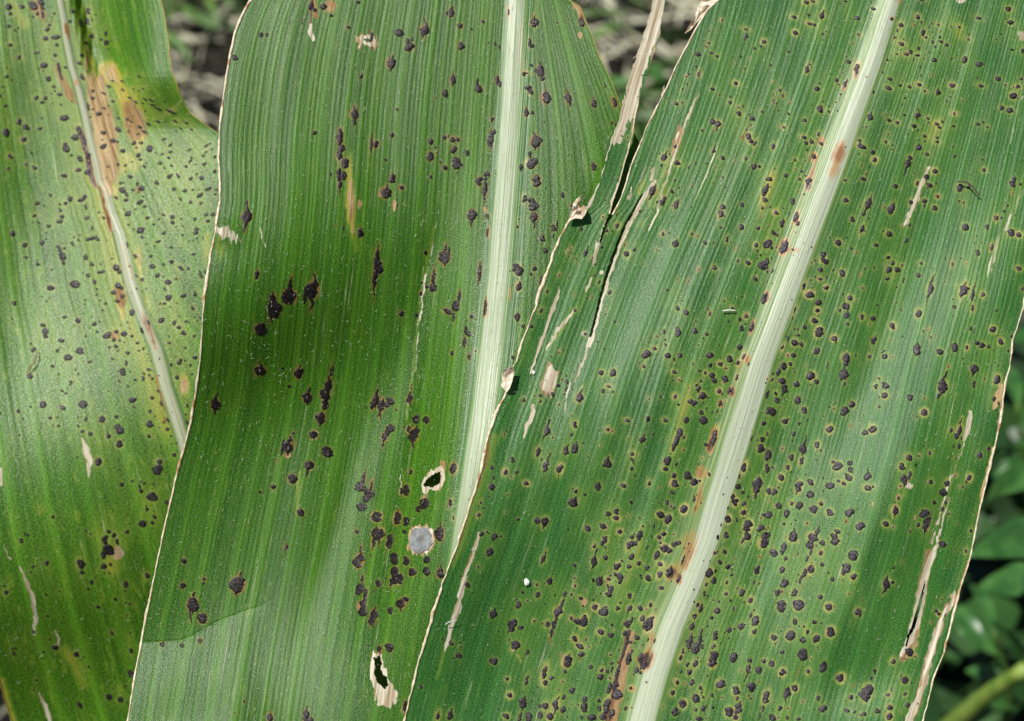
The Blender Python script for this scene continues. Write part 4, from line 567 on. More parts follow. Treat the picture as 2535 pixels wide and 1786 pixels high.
dab(2, 'tan', 980, 1420, 8, 20, .5); dab(2, 'tan', 893, 1500, 8, 14, .6); dab(2, 'rust_shade', 475, 1350, 3, 4, .3)
# right leaf: the torn, dried strip
patch(3, 'pale', '1617,-80 1665,-80 1649,0 1640,42 1636,84 1622,104 1612,112 1609,140 1600,165 1592,190 1580,240 1570,290 1575,300 1552,300 1549,320 1540,345 1531,352 1520,362 1505,362 1498,355 1530,280 1545,235 1556,190 1572,140 1600,60', 3, 1)
stroke(3, 'pale', '1587,235 1580,262 1574,300', (3, 6, 4), 2, 1); stroke(3, 'tan', '1606,180 1618,130 1622,110', 3, 3, .8); dab(3, 'tan', 1620, 100, 7, 8, .8)
stroke(3, 'tan', '1570,300 1560,360 1548,410', 3, 3, .7); stroke(3, 'pale', '1505,365 1490,420 1480,455 1465,490 1450,515', (5, 4, 4, 5, 7), 2.5, 1)
patch(3, 'pale', '1528,455 1534,455 1526,490 1518,520 1511,516 1514,500', 2, 1); stroke(3, 'rust_shade', '1536,440 1524,485', 1.5, 2, .5)
stroke(3, 'pale', '1622,448 1600,480 1585,505 1572,530 1555,558', (3, 5, 5, 5, 4), 2.5, 1)
stroke(3, 'pale', '1555,558 1537,601 1520,651 1506,690 1493,733 1483,775 1472,815 1464,838 1454,863 1446,890 1430,925 1424,948', (4, 3, 3, 2.5, 2.5, 2.5, 3, 4, 3, 2, 1.2, .5), 1.6, 1)
stroke(3, 'pale', '1410,950 1400,1000 1395,1028', (1.5, 1.8, .5), 1.2, .9)
stroke(3, 'pale', '1481,604 1476,625 1470,650 1468,660', (5, 5, 3, 1), 2, 1); stroke(3, 'pale', '1505,545 1492,575 1484,604', 3, 2, .9)
stroke(3, 'yel', '1468,660 1465,690 1450,725 1436,755 1425,770', (6, 8, 8, 7, 4), 7, .42); stroke(3, 'pale', '1464,690 1452,720', 2.5, 2, .9)
stroke(3, 'pale', '1423,768 1400,795 1380,818 1365,845 1352,865', (1, 3, 3, 2, 1), 1.6, .95); stroke(3, 'yel', '1420,770 1350,870', 6, 5, .6)
stroke(3, 'pale', '1387,712 1380,735 1366,770 1350,815 1335,860 1322,900 1312,925', (1, 4, 4.5, 3, 3, 2.5, 1), 1.8, 1)
patch(3, 'pale', '1360,908 1381,920 1376,948 1362,980 1345,968 1342,942', 3, 1); patch(3, 'tan', '1358,902 1386,918 1380,952 1362,988 1340,970 1338,940', 4, .7)
stroke(3, 'pale', '1322,1003 1317,1030 1304,1058 1294,1085', (3, 6, 4, 1), 3, .85)
stroke(3, 'pale', '1184,1320 1180,1345 1166,1390 1153,1420 1140,1470 1133,1510 1120,1545 1108,1590 1100,1612', (3, 3, 3, 2.5, 5.5, 6, 5, 5, 2), 1.8, 1)
stroke(3, 'tan', '1178,1345 1150,1425 1130,1500 1112,1580', 3, 3.5, .7); stroke(3, 'yel', '1162,1240 1155,1300 1140,1350 1120,1400', (12, 14, 12, 5), 11, .6)
stroke(3, 'rust_shade', '1215,1080 1205,1130 1190,1180 1165,1250 1148,1310 1125,1370', (2, 4, 5, 3, 2.5, 2), 3, .6); stroke(3, 'yel', '1225,1080 1205,1170 1170,1260', 8, 6, .6)
stroke(3, 'yel', '1100,1600 1090,1650 1080,1680', (3, 5, 2), 4, .7)
stroke(3, 'pale', '1733,223 1715,265 1700,300 1692,320', (1, 2.2, 2.2, 3), 1.6, .95); patch(3, 'tan', '1679,315 1693,325 1684,355 1672,385 1664,405 1658,400 1668,360 1671,335', 3, .95); stroke(3, 'pale', '1682,330 1674,370 1664,400', 3, 2.5, .7)
stroke(3, 'pale', '1662,405 1654,430 1640,470 1628,520 1612,560 1604,572', (3, 2, 1.8, 2, 1.5, .8), 1.6, .8); stroke(3, 'pale', '1770,370 1755,420 1735,465 1722,500', (.6, 1.3, 1.3, .8), 1.4, .7)
stroke(3, 'yel', '1652,390 1630,430 1600,460 1580,480', (10, 16, 16, 8), 10, .65); stroke(3, 'pale', '1620,415 1612,445', 2.5, 2, .8); stroke(3, 'pale', '1598,410 1590,440 1583,450', 2.2, 2, .6); stroke(3, 'pale', '1565,465 1557,492', (1, 4), 2, .8)
stroke(3, 'yel', '1640,420 1618,470 1600,510', 9, 8, .6); stroke(3, 'yel', '1640,255 1600,340 1570,400', 10, 9, .25); stroke(3, 'yel', '1545,460 1530,500 1515,540', 6, 6, .5)
stroke(3, 'yel', '2352,240 2330,310 2305,380 2285,450', (1, 2, 3, 4), 4, .45); stroke(3, 'pale', '2298,415 2285,450 2270,490 2258,515 2240,560', (1.5, 3, 4.5, 5, 1), 2, 1); stroke(3, 'yel', '2300,420 2260,520 2235,580', 7, 8, .4)
stroke(3, 'pale', '2528,240 2508,320 2490,390 2470,450', (1, 2, 2, 1), 2.2, .42); stroke(3, 'pale', '2533,470 2510,520 2490,560 2470,600 2455,650 2445,685', (3, 4, 4, 5, 5, 2), 3.5, .42)
stroke(3, 'yel', '2540,440 2500,540 2460,640 2435,700', 10, 9, .45)
stroke(3, 'pale', '2402,1020 2396,1060 2388,1090', (3, 6, 2), 3, .9); stroke(3, 'pale', '2420,960 2408,1010', 2, 3, .4); stroke(3, 'pale', '2388,1085 2370,1145 2350,1200 2335,1245 2318,1300 2305,1345', (1.5, 1.5, 2, 2, 2.2, 3), 2, .75); stroke(3, 'pale', '2350,1235 2330,1310 2322,1345', 1.6, 1.6, .6)
stroke(3, 'yel', '2400,1010 2370,1145 2335,1245 2305,1345', 7, 7, .5)
stroke(3, 'pale', '2318,1330 2322,1345 2310,1375 2298,1400 2288,1440 2280,1480 2268,1540 2250,1590 2232,1622', (2, 3, 6, 7, 8, 8, 9, 8, 3), 2.5, 1); stroke(3, 'tan', '2300,1370 2275,1500 2262,1590 2235,1628', 11, 3, .6); stroke(3, 'yel', '2305,1345 2285,1450 2262,1600', 15, 7, .5)
stroke(3, 'pale', '2362,1465 2352,1500 2332,1535 2312,1590 2300,1640 2290,1690 2268,1740 2245,1800', (2, 4, 6, 6, 6, 5, 7, 9), 3, .95); stroke(3, 'tan', '2360,1480 2330,1540 2300,1630 2270,1740 2250,1800', 8, 4, .6)
stroke(3, 'tan', '2478,955 2470,990 2462,1010', (4, 9, 3), 4, .9); stroke(3, 'pale', '2482,1000 2474,1055', 5, 3, .9); stroke(3, 'tan', '2460,1110 2446,1165 2436,1210 2425,1270 2412,1340', (2, 4, 5, 3, 2), 3, .85)
stroke(3, 'tan', '2400,1390 2380,1450 2365,1500', 4, 3, .7); stroke(3, 'yel', '2440,1200 2410,1300 2395,1400 2370,1480', 14, 12, .35)
stroke(3, 'yel', '2490,840 2470,900 2455,1000', 18, 14, .4); patch(3, 'yel', '2330,0 2380,40 2400,90 2370,110 2345,80 2320,60', 14, .6)
dab(3, 'pale', 2378, 2, 8, 6, 1); dab(3, 'pale', 2528, 90, 6, 12, 1); dab(3, 'yel', 2525, 100, 20, 40, .5); dab(3, 'pale', 2250, 1203, 9, 7, .9, 20); dab(3, 'yel', 2240, 1225, 10, 12, .7)
stroke(3, 'yel', '1280,1620 1290,1640', 3, 3, .6)
dab(3, 'pale', 1445, 826, 5, 6, .9); dab(3, 'pale', 1490, 675, 4, 4, .9); dab(3, 'yel', 1300, 860, 20, 50, .25)
for (x, y, a, b, s_) in ((1640, 470, 20, 30, .5), (1700, 1390, 60, 60, .0), (1420, 1560, 70, 140, .30), (1560, 1650, 60, 120, .40), (1750, 1500, 50, 200, .45), (1840, 1250, 40, 160, .45), (1780, 950, 30, 160, .45), (1560, 1520, 90, 60, .35), (1990, 350, 20, 160, .35), (2300, 120, 60, 60, .4), (1670, 750, 24, 50, .5), (1880, 1620, 140, 160, .28), (2200, 1500, 60, 200, .15), (2450, 1500, 40, 200, .3)):
    if s_: dab(3, 'yel', x, y, a, b, s_, 15)
# rust and dark stains on and beside the right leaf's midrib
for (x, y, a, b, s_, r_) in ((2078, 382, 11, 26, .6, 14), (2068, 415, 9, 26, .45, 14), (2208, 47, 4, 4, .8, 0), (2226, 2, 8, 8, .35, 0), (1971, 540, 4, 15, .8, 14), (1976, 550, 6, 8, .5, 0), (1941, 612, 8, 17, .9, 14), (1960, 620, 16, 7, .45, 0), (2013, 615, 3, 6, .35, 0),
                             (2003, 455, 6, 16, .9, 12), (2012, 430, 5, 20, .6, 12), (1898, 735, 5, 12, .9, 12), (1862, 810, 4, 16, .9, 14), (1812, 970, 5, 12, .85, 0), (1785, 1000, 5, 8, .8, 0), (1764, 1090, 6, 28, .85, 14), (1755, 1110, 5, 10, .8, 0), (1735, 1170, 10, 14, .55, 0), (1732, 1230, 6, 24, .6, 10), (1722, 1260, 4, 10, .7, 0),
                             (1706, 1345, 14, 28, .45, 14), (1705, 1370, 10, 30, .6, 16), (1695, 1395, 9, 16, .62, 20), (1662, 1420, 9, 16, .9, 24), (1680, 1432, 6, 14, .75, 10), (1672, 1410, 10, 18, .4, 20), (1600, 1635, 11, 22, .85, 20), (1608, 1622, 8, 20, .6, 0), (1592, 1640, 12, 14, .9, 0), (1614, 1580, 5, 16, .5, 10), (1622, 1585, 3, 10, .5, 10), (1566, 1706, 7, 7, .5, 0),
                             (2120, 175, 6, 18, .8, 10), (2092, 215, 4, 12, .6, 10), (2034, 350, 8, 10, .6, 0), (2015, 390, 8, 12, .6, 0), (1832, 905, 3, 14, .4, 14), (1850, 890, 6, 10, .6, 10)):
    dab(3, 'rust_shade', x, y, a*1.25, b*1.2, min(1, s_*1.15), r_)
stroke(3, 'rust_shade', '1555,1560 1545,1600 1532,1650 1522,1700 1510,1750 1505,1790', (2, 3, 3, 4, 5, 7), 3, .75); stroke(3, 'tan', '1560,1570 1540,1680 1515,1790', 9, 8, .7)
stroke(3, 'rust_shade', '1378,1500 1372,1540 1362,1590', 2, 2.5, .7); stroke(3, 'tan', '1372,1590 1350,1660 1342,1780', 1.5, 3, .35); dab(3, 'tan', 1445, 1492, 8, 10, .8)
stroke(3, 'tan', '1990,470 1975,530 1950,610 1925,660', (3, 5, 6, 4), 7, .3); stroke(3, 'tan', '1735,1140 1730,1240 1715,1330 1690,1420 1640,1500', (4, 6, 8, 9, 4), 9, .2)
dab(3, 'tan', 2010, 1345, 4, 20, .5); stroke(3, 'rust_shade', '2020,1310 2008,1380 1990,1440 1975,1480', 1.5, 2, .6); stroke(3, 'rust_shade', '1985,1640 1970,1680', 1.5, 1.5, .5)
dab(3, 'yel', 1582, 552, 18, 14, .5)
for k, am in ((1, .09), (3, .115)):
    D_ = np.zeros((RH, RW), np.float32)
    for s_ in spots[k]:
        w_ = win(s_[0]-90, s_[0]+90, s_[1]-90, s_[1]+90); q = ((rxx[w_]-s_[0])/32)**2+((ryy[w_]-s_[1])/48)**2
        D_[w_] += am*min(1, s_[2]/5)*np.exp(-q)
    MASK[k]['yel'] = np.maximum(MASK[k]['yel'], np.clip(D_*(.7+.6*vnoise(rxx/60., ryy/160.)), 0, .55))
def samp(k, c, x, y, jit=True):
    if jit and c in ('tan', 'pale', 'yel'):
        x = x+1.5*vnoise(x/5., y/9.)
    u = (x-RX0)/RS; v = (y-RY0)/RS; ok = (u > 0) & (u < RW-2) & (v > 0) & (v < RH-2)
    u = np.clip(u, 0, RW-2.001); v = np.clip(v, 0, RH-2.001); i = u.astype(int); j = v.astype(int); a = u-i; b = v-j; G = MASK[k][c]
    return np.where(ok, (G[j, i]*(1-a)+G[j, i+1]*a)*(1-b)+(G[j+1, i]*(1-a)+G[j+1, i+1]*a)*b, 0)

# ------------------------------------------------------------------ the three maize leaves
LM = {
 1: leaf_mat('green_leaf_surface', (.009, .062, .0005), (.075, .210, .003), (.24, .32, .03), (.33, .34, .07), .9, 0.0, .41, .18, .48),
 2: leaf_mat('dark_green_leaf_surface', (.007, .056, .0005), (.062, .182, .002), (.17, .27, .02), (.30, .17, .04), .75, 5.0, .40, .18, .40),
 3: leaf_mat('blue_green_leaf_surface', (.008, .070, .006), (.045, .178, .024), (.14, .26, .03), (.42, .43, .09), .5, 11.0, .41, .18, .48),
}
RM = {
 1: rib_mat('grey_green_rib', (.05, .14, .02), (.38, .40, .27), (.12, .20, .05)),
 2: rib_mat('white_green_rib', (.035, .12, .015), (.31, .37, .23), (.12, .23, .055)),
 3: rib_mat('white_rib', (.06, .15, .025), (.45, .50, .36), (.17, .27, .08), .40),
}
INFO = {
 1: ('corn_leaf', 'leftmost spotted green corn leaf, partly behind the middle leaf, with tan patches along its midrib', 'hindmost'),
 2: ('corn_leaf', 'dark green middle corn leaf with two ragged holes and a round grey window', 'mid'),
 3: ('corn_leaf', 'large blue-green corn leaf at the right with a broad white midrib and torn left edge', 'front'),
}
def rows():
    return np.concatenate([np.arange(-700, -36, 24.), np.arange(-36, 1824, 2.4), np.arange(1824, 2501, 24.)])
BLADE_COLS = {1: (200, 130), 2: (310, 165), 3: (300, 300)}
leaf_root = {}
for k in (1, 2, 3):
    L = LEAF[k]; name, label, _ = INFO[k]
    root = thing(name, label, 'leaf', 'diseased corn leaves held side by side'); leaf_root[k] = root
    base = pt(float(cx(L['M'], 2300.)), 2300., L['z']); root.location = base
    ys = rows(); nl, nr_ = BLADE_COLS[k]
    t = np.concatenate([np.linspace(-1, 0, nl, endpoint=False), np.linspace(0, 1, nr_+1)])
    T, Y = np.meshgrid(t, ys)
    xl, xm, xr = cx(L['L'], Y), cx(L['M'], Y), cx(L['R'], Y)
    sl_, sr_ = cx(SM[k, 'L'], Y), cx(SM[k, 'R'], Y)
    X = np.where(T < 0, xm-T*(sl_-xm)+(-T)**5*(xl-sl_), xm+T*(sr_-xm)+np.abs(T)**5*(xr-sr_))
    if k == 3:   # ragged edge tissue, small nicks
        X = X+np.where(T < -.985, 2.0*vnoise(Y/9., Y*0+3), 0)
    V = pt(X, Y, depth(k, X, Y))
    Wl, Wr = {1: (330, 250), 2: (700, 260), 3: (520, 620)}[k]
    U = np.where(T < 0, T*Wl, T*Wr)/1000.
    UV = np.stack([U, Y/1000.], -1).reshape(-1, 2)
    mA = np.stack([samp(k, 'halo', X, Y), samp(k, 'tan', X, Y), samp(k, 'yel', X, Y), X*0+1], -1).reshape(-1, 4)
    mB = np.stack([samp(k, 'rust_shade', X, Y), samp(k, 'pale', X, Y), X*0, X*0+1], -1).reshape(-1, 4)
    nr, nc = X.shape
    idx = np.arange(nr*nc).reshape(nr, nc)
    F = np.stack([idx[:-1, :-1], idx[1:, :-1], idx[1:, 1:], idx[:-1, 1:]], -1)
    fx = (X[:-1, :-1]+X[1:, 1:])/2; fy = (Y[:-1, :-1]+Y[1:, 1:])/2
    keep = np.ones(fx.shape, bool)
    jx = fx+1.5*vnoise(fx/5., fy/5.)
    for h_ in HOLES.get(k, []): keep &= ~inpoly(pp(h_), jx, fy)
    strip = np.zeros_like(keep)
    if k == 3:
        gap = (fx > cx(SLIT_L, fy)) & (fx < cx(SLIT_R, fy)) & (fy < 535); keep &= ~gap
        for c_, cw in zip(CRACKS, CRACKW):
            P = pp(c_); d, s_ = seg_dist(P, fx, fy); keep &= ~(d < np.interp(s_, np.linspace(0, 1, len(cw)), cw)*.8)
        strip = (fx < cx(SLIT_L, fy)+3) & (fy < 362) & keep
    V2 = V.reshape(-1, 3)
    mesh_obj('blade', V2, F[keep & ~strip].reshape(-1, 4), LM[k], root, uv=UV, cols=dict(mA=mA, mB=mB), loc=base).location = (0, 0, 0)
    if strip.any():
        Fs = F[strip].reshape(-1, 4); us, inv = np.unique(Fs, return_inverse=True)
        o = mesh_obj('torn_strip', V2[us], inv.reshape(-1, 4), LM[k], root, uv=UV[us], cols=dict(mA=mA[us], mB=mB[us]), loc=base); o.location = (0, 0, 0)
        o['label'] = 'dry cream strip torn from the left edge'
    # midrib
    ysr = np.concatenate([np.arange(-700, -36, 24.), np.arange(-36, 1824, 3.), np.arange(1824, 2501, 24.)])
    r = np.linspace(-1, 1, 33); Rr, Yr = np.meshgrid(r, ysr); hl, hr = rib_w(k, Yr)
    Xr = cx(L['M'], Yr)+np.where(Rr < 0, Rr*hl, Rr*hr)
    Vr = pt(Xr, Yr, depth(k, Xr, Yr, True))
    dpx = Xr-cx(L['M'], Yr)
    if k == 3:
        cl = np.interp(Yr, [0, 450, 900, 1786], [22, 34, 38, 40]); cr = cl
        rib = np.where(dpx < 0, 1.25-sstep(.1, 1.2, -dpx/cl)*.85-sstep(.6, 1.0, -Rr)*.6, 1.25-sstep(.45, 1.05, dpx/cr)*1.3)
    elif k == 2:
        rib = np.where(dpx < 0, 1.2-1.3*sstep(.45, 1.0, -dpx/(hl*.85)), 1.2-1.3*sstep(.15, 1.0, dpx/(hr*.85)))
    else:
        rib = 1-sstep(.45, .95, abs(Rr))
    cA = np.stack([samp(k, 'halo', Xr, Yr), samp(k, 'tan', Xr, Yr), samp(k, 'yel', Xr, Yr), Xr*0+1], -1).reshape(-1, 4)
    cB = np.stack([samp(k, 'rust_shade', Xr, Yr), Xr*0, rib, Xr*0+1], -1).reshape(-1, 4)
    ii = np.arange(Xr.size).reshape(Xr.shape); Fr = np.stack([ii[:-1, :-1], ii[1:, :-1], ii[1:, 1:], ii[:-1, 1:]], -1).reshape(-1, 4)
    mesh_obj('midrib', Vr.reshape(-1, 3), Fr, RM[k], root, uv=np.stack([dpx/1000., Yr/1000.], -1).reshape(-1, 2), cols=dict(mA=cA, mB=cB), loc=base).location = (0, 0, 0)
    # margins
    ym = np.arange(-60, 1860, 4.)
    def edge(name, c, y0, y1, rad, mat, off=0., rag=.6):
        yy = np.arange(y0, y1, 4.); xx = cx(c, yy)+off+rag*vnoise(yy/19., yy*0+off)+.3*rag*vnoise(yy/6., yy*0+off)
        rr_ = rad*(.85+.45*vnoise(yy/41., yy*0+5)+.25*vnoise(yy/11., yy*0+8))*PXM
        v, f = tube(pt(xx, yy, depth(k, xx, yy)-.0001), rr_, 8, .45)
        mesh_obj(name, v, f, mat, root, loc=base).location = (0, 0, 0)
    if k == 1:
        edge('leaf_margin', L['R'], -600, 1200, 2.2, MARGIN_O, -1); edge('leaf_margin', L['L'], 1500, 2000, 2.6, MARGIN_O, 1)
    if k == 2:
        edge('leaf_margin', L['L'], -600, 2100, 3.0, MARGIN, 1.); edge('leaf_margin', L['R'], -600, 800, 1.3, MARGIN_O, -1.)
    if k == 3:
        edge('leaf_margin', L['L'], 545, 2100, 3.3, MARGIN, 1., 1.6); edge('leaf_margin', L['R'], -600, 2100, 2.6, MARGIN, -1., 1.2)
        edge('leaf_margin', SLIT_R, -600, 533, 2.2, MARGIN, 1.5, 1.0); edge('leaf_margin', SLIT_L, 250, 533, 1.8, MARGIN, -1., 1.)

# ------------------------------------------------------------------ tar spots: low crusty domes, lens-shaped along the veins
def spot_mesh(k, x, y, rx, ry, up, dn):
    d = vein_dir(k, x, y)
    if k == 1 and x > 250 and y < 330 and rx > 1.3*ry:
        an = math.radians(24); d = np.array([-math.sin(an), math.cos(an)])
    a0, a1 = -max(ry, up), max(ry, dn)
    n = int(np.clip((a1-a0)/1.6, 7, 34)); a = np.linspace(a0, a1, n)
    body = rx*np.sqrt(np.clip(1-(a/ry)**2, 0, 1))
    # slightly squared, ragged body
    if up: body = np.maximum(body, np.where(a < 0, rx*.42*np.clip(1+a/up, 0, 1)**.7, 0))
    if dn: body = np.maximum(body, np.where(a > 0, rx*.42*np.clip(1-a/dn, 0, 1)**.7, 0))
    ph = random.uniform(0, 200); jag = min(1.3, rx*.28)
    wl = body*(1+.2*vnoise(a/3.+ph, a*0)+.2*vnoise(a/8.+ph, a*0+7))+jag*vnoise(a/2.2+ph, a*0+1)*(body > .5)
    wr = body*(1+.2*vnoise(a/3.+ph, a*0+2)+.2*vnoise(a/8.+ph, a*0+9))+jag*vnoise(a/2.2+ph, a*0+3)*(body > .5)
    wl = np.clip(wl, .15, None); wr = np.clip(wr, .15, None); wl[[0, -1]] = .2; wr[[0, -1]] = .2
    shift = rx*.34*vnoise(a/max(3., rx*1.3)+ph, a*0+5)
    fr = np.array([-1, -.72, -.3, .0, .35, .74, 1.]); hz = np.array([0, .65, .95, 1.0, .9, .6, 0])
    b = np.where(fr[None] < 0, fr[None]*wl[:, None], fr[None]*wr[:, None])+shift[:, None]
    endf = np.clip(body/(rx*.5), .25, 1)[:, None]
    H_ = hz[None]*endf*(1+.25*vnoise(a[:, None]/2.5+ph, b/2.5))*min(.00014, .00003*rx**.7)+.00005
    PX = x+a[:, None]*d[0]+b*d[1]; PY = y+a[:, None]*d[1]-b*d[0]
    v = pt(PX, PY, depth(k, PX, PY, True)-H_-.00003)
    cr_ = (np.clip(hz, 0, 1)[None]**2*endf*CRUST_SHEEN[k]*random.uniform(.5, 1.2)).reshape(-1, 1)*np.ones((1, 4))
    i = np.arange(n*7).reshape(n, 7); f = np.stack([i[:-1, :-1], i[:-1, 1:], i[1:, 1:], i[1:, :-1]], -1).reshape(-1, 4)
    return v.reshape(-1, 3), f, cr_
CRUST_SHEEN = {1: .5, 2: .05, 3: .9}  # grey of the crust per leaf; the right leaf's includes painted sheen
for k in (1, 2, 3):
    root = leaf_root[k]; base = np.array(root.location)
    ss = sorted(spots[k], key=lambda s: -(s[2]*s[3]))
    big, small = ss[:100], ss[100:]
    for s_ in big:
        v, f, cr_ = spot_mesh(k, *s_); c = v.mean(0)
        o = mesh_obj('tar_spot', v, f, SPOT, root, loc=c, cols=dict(crust_sheen=cr_)); o.location = c-base
    bag = Bag(); crs = []
    for s_ in small: v, f, cr_ = spot_mesh(k, *s_); bag.add(v, f); crs.append(cr_)
    if bag.n:
        o = bag.build('small_tar_spot', SPOT, root, loc=base, cols=dict(crust_sheen=np.concatenate(crs))); o.location = (0, 0, 0); o['kind'] = 'stuff'

# ------------------------------------------------------------------ short pale hairs and papillae
for k, (nh, nd) in {1: (900, 500), 2: (2300, 2200), 3: (900, 300)}.items():
    L = LEAF[k]; root = leaf_root[k]; base = np.array(root.location); bag = Bag(); n = 0
    while n < nh+nd:
        y = random.uniform(0, 1790); x = random.uniform(float(cx(L['L'], y)), float(cx(L['R'], y)))
        if not (-10 < x < 2545) or not in_leaf(k, x, y): n += 1; continue
        if k == 2 and random.random() < .45 and not (y > 500): n += 1; continue
        if n < nh:
            ln = random.uniform(4, 13); an = random.uniform(0, 6.28) if random.random() < .5 else random.gauss(1.5, .5)
            cur = random.uniform(-1.2, 1.2); tt = np.linspace(0, 1, 5)
            ang = an+cur*tt; px = x+np.cumsum(np.cos(ang))*ln/5; py = y+np.cumsum(np.sin(ang))*ln/5
            lift = .0002+.00045*np.sin(tt*2.6)
            v, f = tube(pt(px, py, depth(k, px, py, True)-lift), np.linspace(.42, .18, 5)*PXM, 3)
        else:
            r_ = random.uniform(.6, 1.1); px = np.array([x, x+r_*.6]); py = np.array([y, y+r_]); 
            v, f = tube(pt(px, py, depth(k, px, py, True)-.0001), np.array([r_, r_*.7])*PXM*.8, 4)
            v = np.vstack([v]); f = np.vstack([f, [[4, 5, 6, 7]]])
        bag.add(v, f); n += 1
    if k == 2:   # fringe of hairs along the left side of the midrib
        for _ in range(190):
            y = random.uniform(300, 1330); x = float(cx(L['M'], y))-random.gauss(38, 6)
            tt = np.linspace(0, 1, 4); ln = random.uniform(5, 11); px = x-ln*tt*.9; py = y+ln*tt*random.uniform(-.5, .5)
            v, f = tube(pt(px, py, depth(k, px, py, True)-.0002-.0003*tt), np.linspace(.4, .15, 4)*PXM, 3); bag.add(v, f)
    o = bag.build('leaf_hair', HAIR, root, loc=base); o.location = (0, 0, 0); o['kind'] = 'stuff'

# ------------------------------------------------------------------ torn scraps and window
def flake(name, k, poly, z_off, mat, parent=None, curl=.0006, label=None, drape=False):
    """a small ragged scrap of tissue with real thickness; poly in photograph pixels"""
    P = pp(poly); c = P.mean(0); n = len(P); rings = [1.0, .8, .5, .2]
    base_z = depth(k, c[0], c[1])-z_off
    vs = []
    for sgn in (0, 1):
        for r in rings:
            q = c+(P-c)*r; zz = (depth(k, q[:, 0], q[:, 1])-z_off if drape else base_z)-curl*(vnoise(q[:, 0]/9., q[:, 1]/9.)+r*.5)+sgn*.00012
            vs.append(pt(q[:, 0], q[:, 1], zz))
        vs.append(pt(np.array([c[0]]), np.array([c[1]]), np.array([base_z+sgn*.00012-(0 if not drape else .0000)])))
    V = np.vstack(vs); fl = []; tl = []; half = len(rings)*n+1
    for sgn in (0, 1):
        o = sgn*half
        for r in range(len(rings)-1):
            for i in range(n):
                j = (i+1) % n; fl.append([o+r*n+i, o+r*n+j, o+(r+1)*n+j, o+(r+1)*n+i])
        for i in range(n): tl.append([o+(len(rings)-1)*n+i, o+(len(rings)-1)*n+(i+1) % n, o+len(rings)*n])
    for i in range(n): fl.append([i, (i+1) % n, half+(i+1) % n, half+i])
    base = np.array(parent.location) if parent else V.mean(0)
    ob = mesh_obj(name, V, [np.array(fl), np.array(tl)], mat, parent, smooth=False, loc=base)
    ob.location = (0, 0, 0) if parent else base
    if label: ob['label'] = label
    return ob
r3, r2 = leaf_root[3], leaf_root[2]
flake('torn_flap', 3, '1440,481 1436,486 1426,494 1418,508 1414,524 1405,548 1413,545 1424,541 1440,543 1450,530 1452,518 1446,508 1436,512 1430,506 1437,496', .0012, DRY, r3, .0012, 'small tan flap curling off the torn edge')
flake('torn_flap', 3, '1254,912 1246,918 1242,930 1244,945 1240,956 1246,962 1254,972 1262,962 1268,945 1274,920 1270,908', .0012, DRY, r3, .001, 'pale scrap curling off the edge over the white midrib')
flake('torn_flap', 3, '1765,-12 1736,2 1728,18 1718,42 1708,60 1700,74 1694,84 1701,86 1712,72 1730,50 1748,26 1775,4 1790,-10', -.004, DRY, r3, .002, 'tan flap behind the top left edge')
flake('torn_flap', 3, '1645,210 1639,222 1636,236 1640,240 1646,224', -.001, DRY, r3, .0006, 'tiny white sliver on the left edge')
GREY = plain_mat('grey_membrane', (.15, .165, .165), (.25, .27, .27), 700, .5, .0003, (.14, .125, .11))
flake('leaf_window', 2, '1019,1316 1026,1308 1033,1308 1041,1310 1048,1306 1057,1307 1062,1313 1068,1324 1066,1333 1071,1345 1064,1352 1060,1361 1049,1364 1043,1371 1033,1369 1024,1367 1018,1361 1012,1349 1014,1336 1018,1327', .0003, GREY, r2, .00006, 'round grey see-through window where the green is eaten away', True)
# ------------------------------------------------------------------ things lying on the leaves
WHITE = plain_mat('white_crumb', (.70, .70, .66), (.88, .88, .84), 2500, .8, .0004)
def crumb(x, y, k, r, label):
    bag = Bag(); nu, nv = 12, 9; u = np.linspace(0, 2*np.pi, nu, endpoint=False); v = np.linspace(0.02, np.pi-.02, nv)
    Uu, Vv = np.meshgrid(u, v); rr_ = 1+.35*vnoise(Uu*2.1+3, Vv*2.3)+.15*vnoise(Uu*5+3, Vv*6)
    X = x+r*rr_*np.cos(Uu)*np.sin(Vv)*.85; Y = y+r*rr_*np.sin(Uu)*np.sin(Vv)*1.1; Z = depth(k, x, y, True)-r*PXM*.5*(1+rr_*np.cos(Vv)*.8)
    i = np.arange(nu*nv).reshape(nv, nu); j = np.roll(i, -1, 1)
    f = np.stack([i[:-1], i[1:], j[1:], j[:-1]], -1).reshape(-1, 4)
    P = pt(X, Y, Z).reshape(-1, 3); c = P.mean(0)
    o = mesh_obj('white_crumb', P, f, WHITE, None, loc=c); tag(o, label, 'speck'); return o
crumb(1304, 1442, 3, 8.5, 'bright white crumb lying on the dark lower part of the right leaf')
crumb(1321, 923, 3, 5, 'small white crumb on the right leaf beside a pale torn patch')
def twig(name, pts, k, rad, mat, label, cat, lift=.0004, arch=.0):
    P = pp(pts); t = np.linspace(0, 1, 14); q = np.linspace(0, 1, len(P)); x = np.interp(t, q, P[:, 0]); y = np.interp(t, q, P[:, 1])
    z = depth(k, x, y, True)-lift-arch*np.sin(t*np.pi)
    v, f = tube(pt(x, y, z), rad*PXM*(1.1-.5*t)*(1+.15*vnoise(t*9, t*0)), 7)
    f = np.vstack([f, [[0, 1, 2, 3], [91, 92, 93, 94]]]); c = v.mean(0)
    return tag(mesh_obj(name, v, f, mat, None, loc=c), label, cat)
BRN = plain_mat('dark_brown_husk', (.03, .02, .012), (.09, .055, .03), 2500, .6, .0003)
RED = plain_mat('red_brown_filament', (.22, .07, .025), (.34, .13, .05), 2500, .45, .0002)
twig('straw_sliver', '1789,770 1805,768 1821,769', 3, 1.9, WHITE, 'short white sliver lying across the right leaf left of its midrib', 'sliver', .0009)
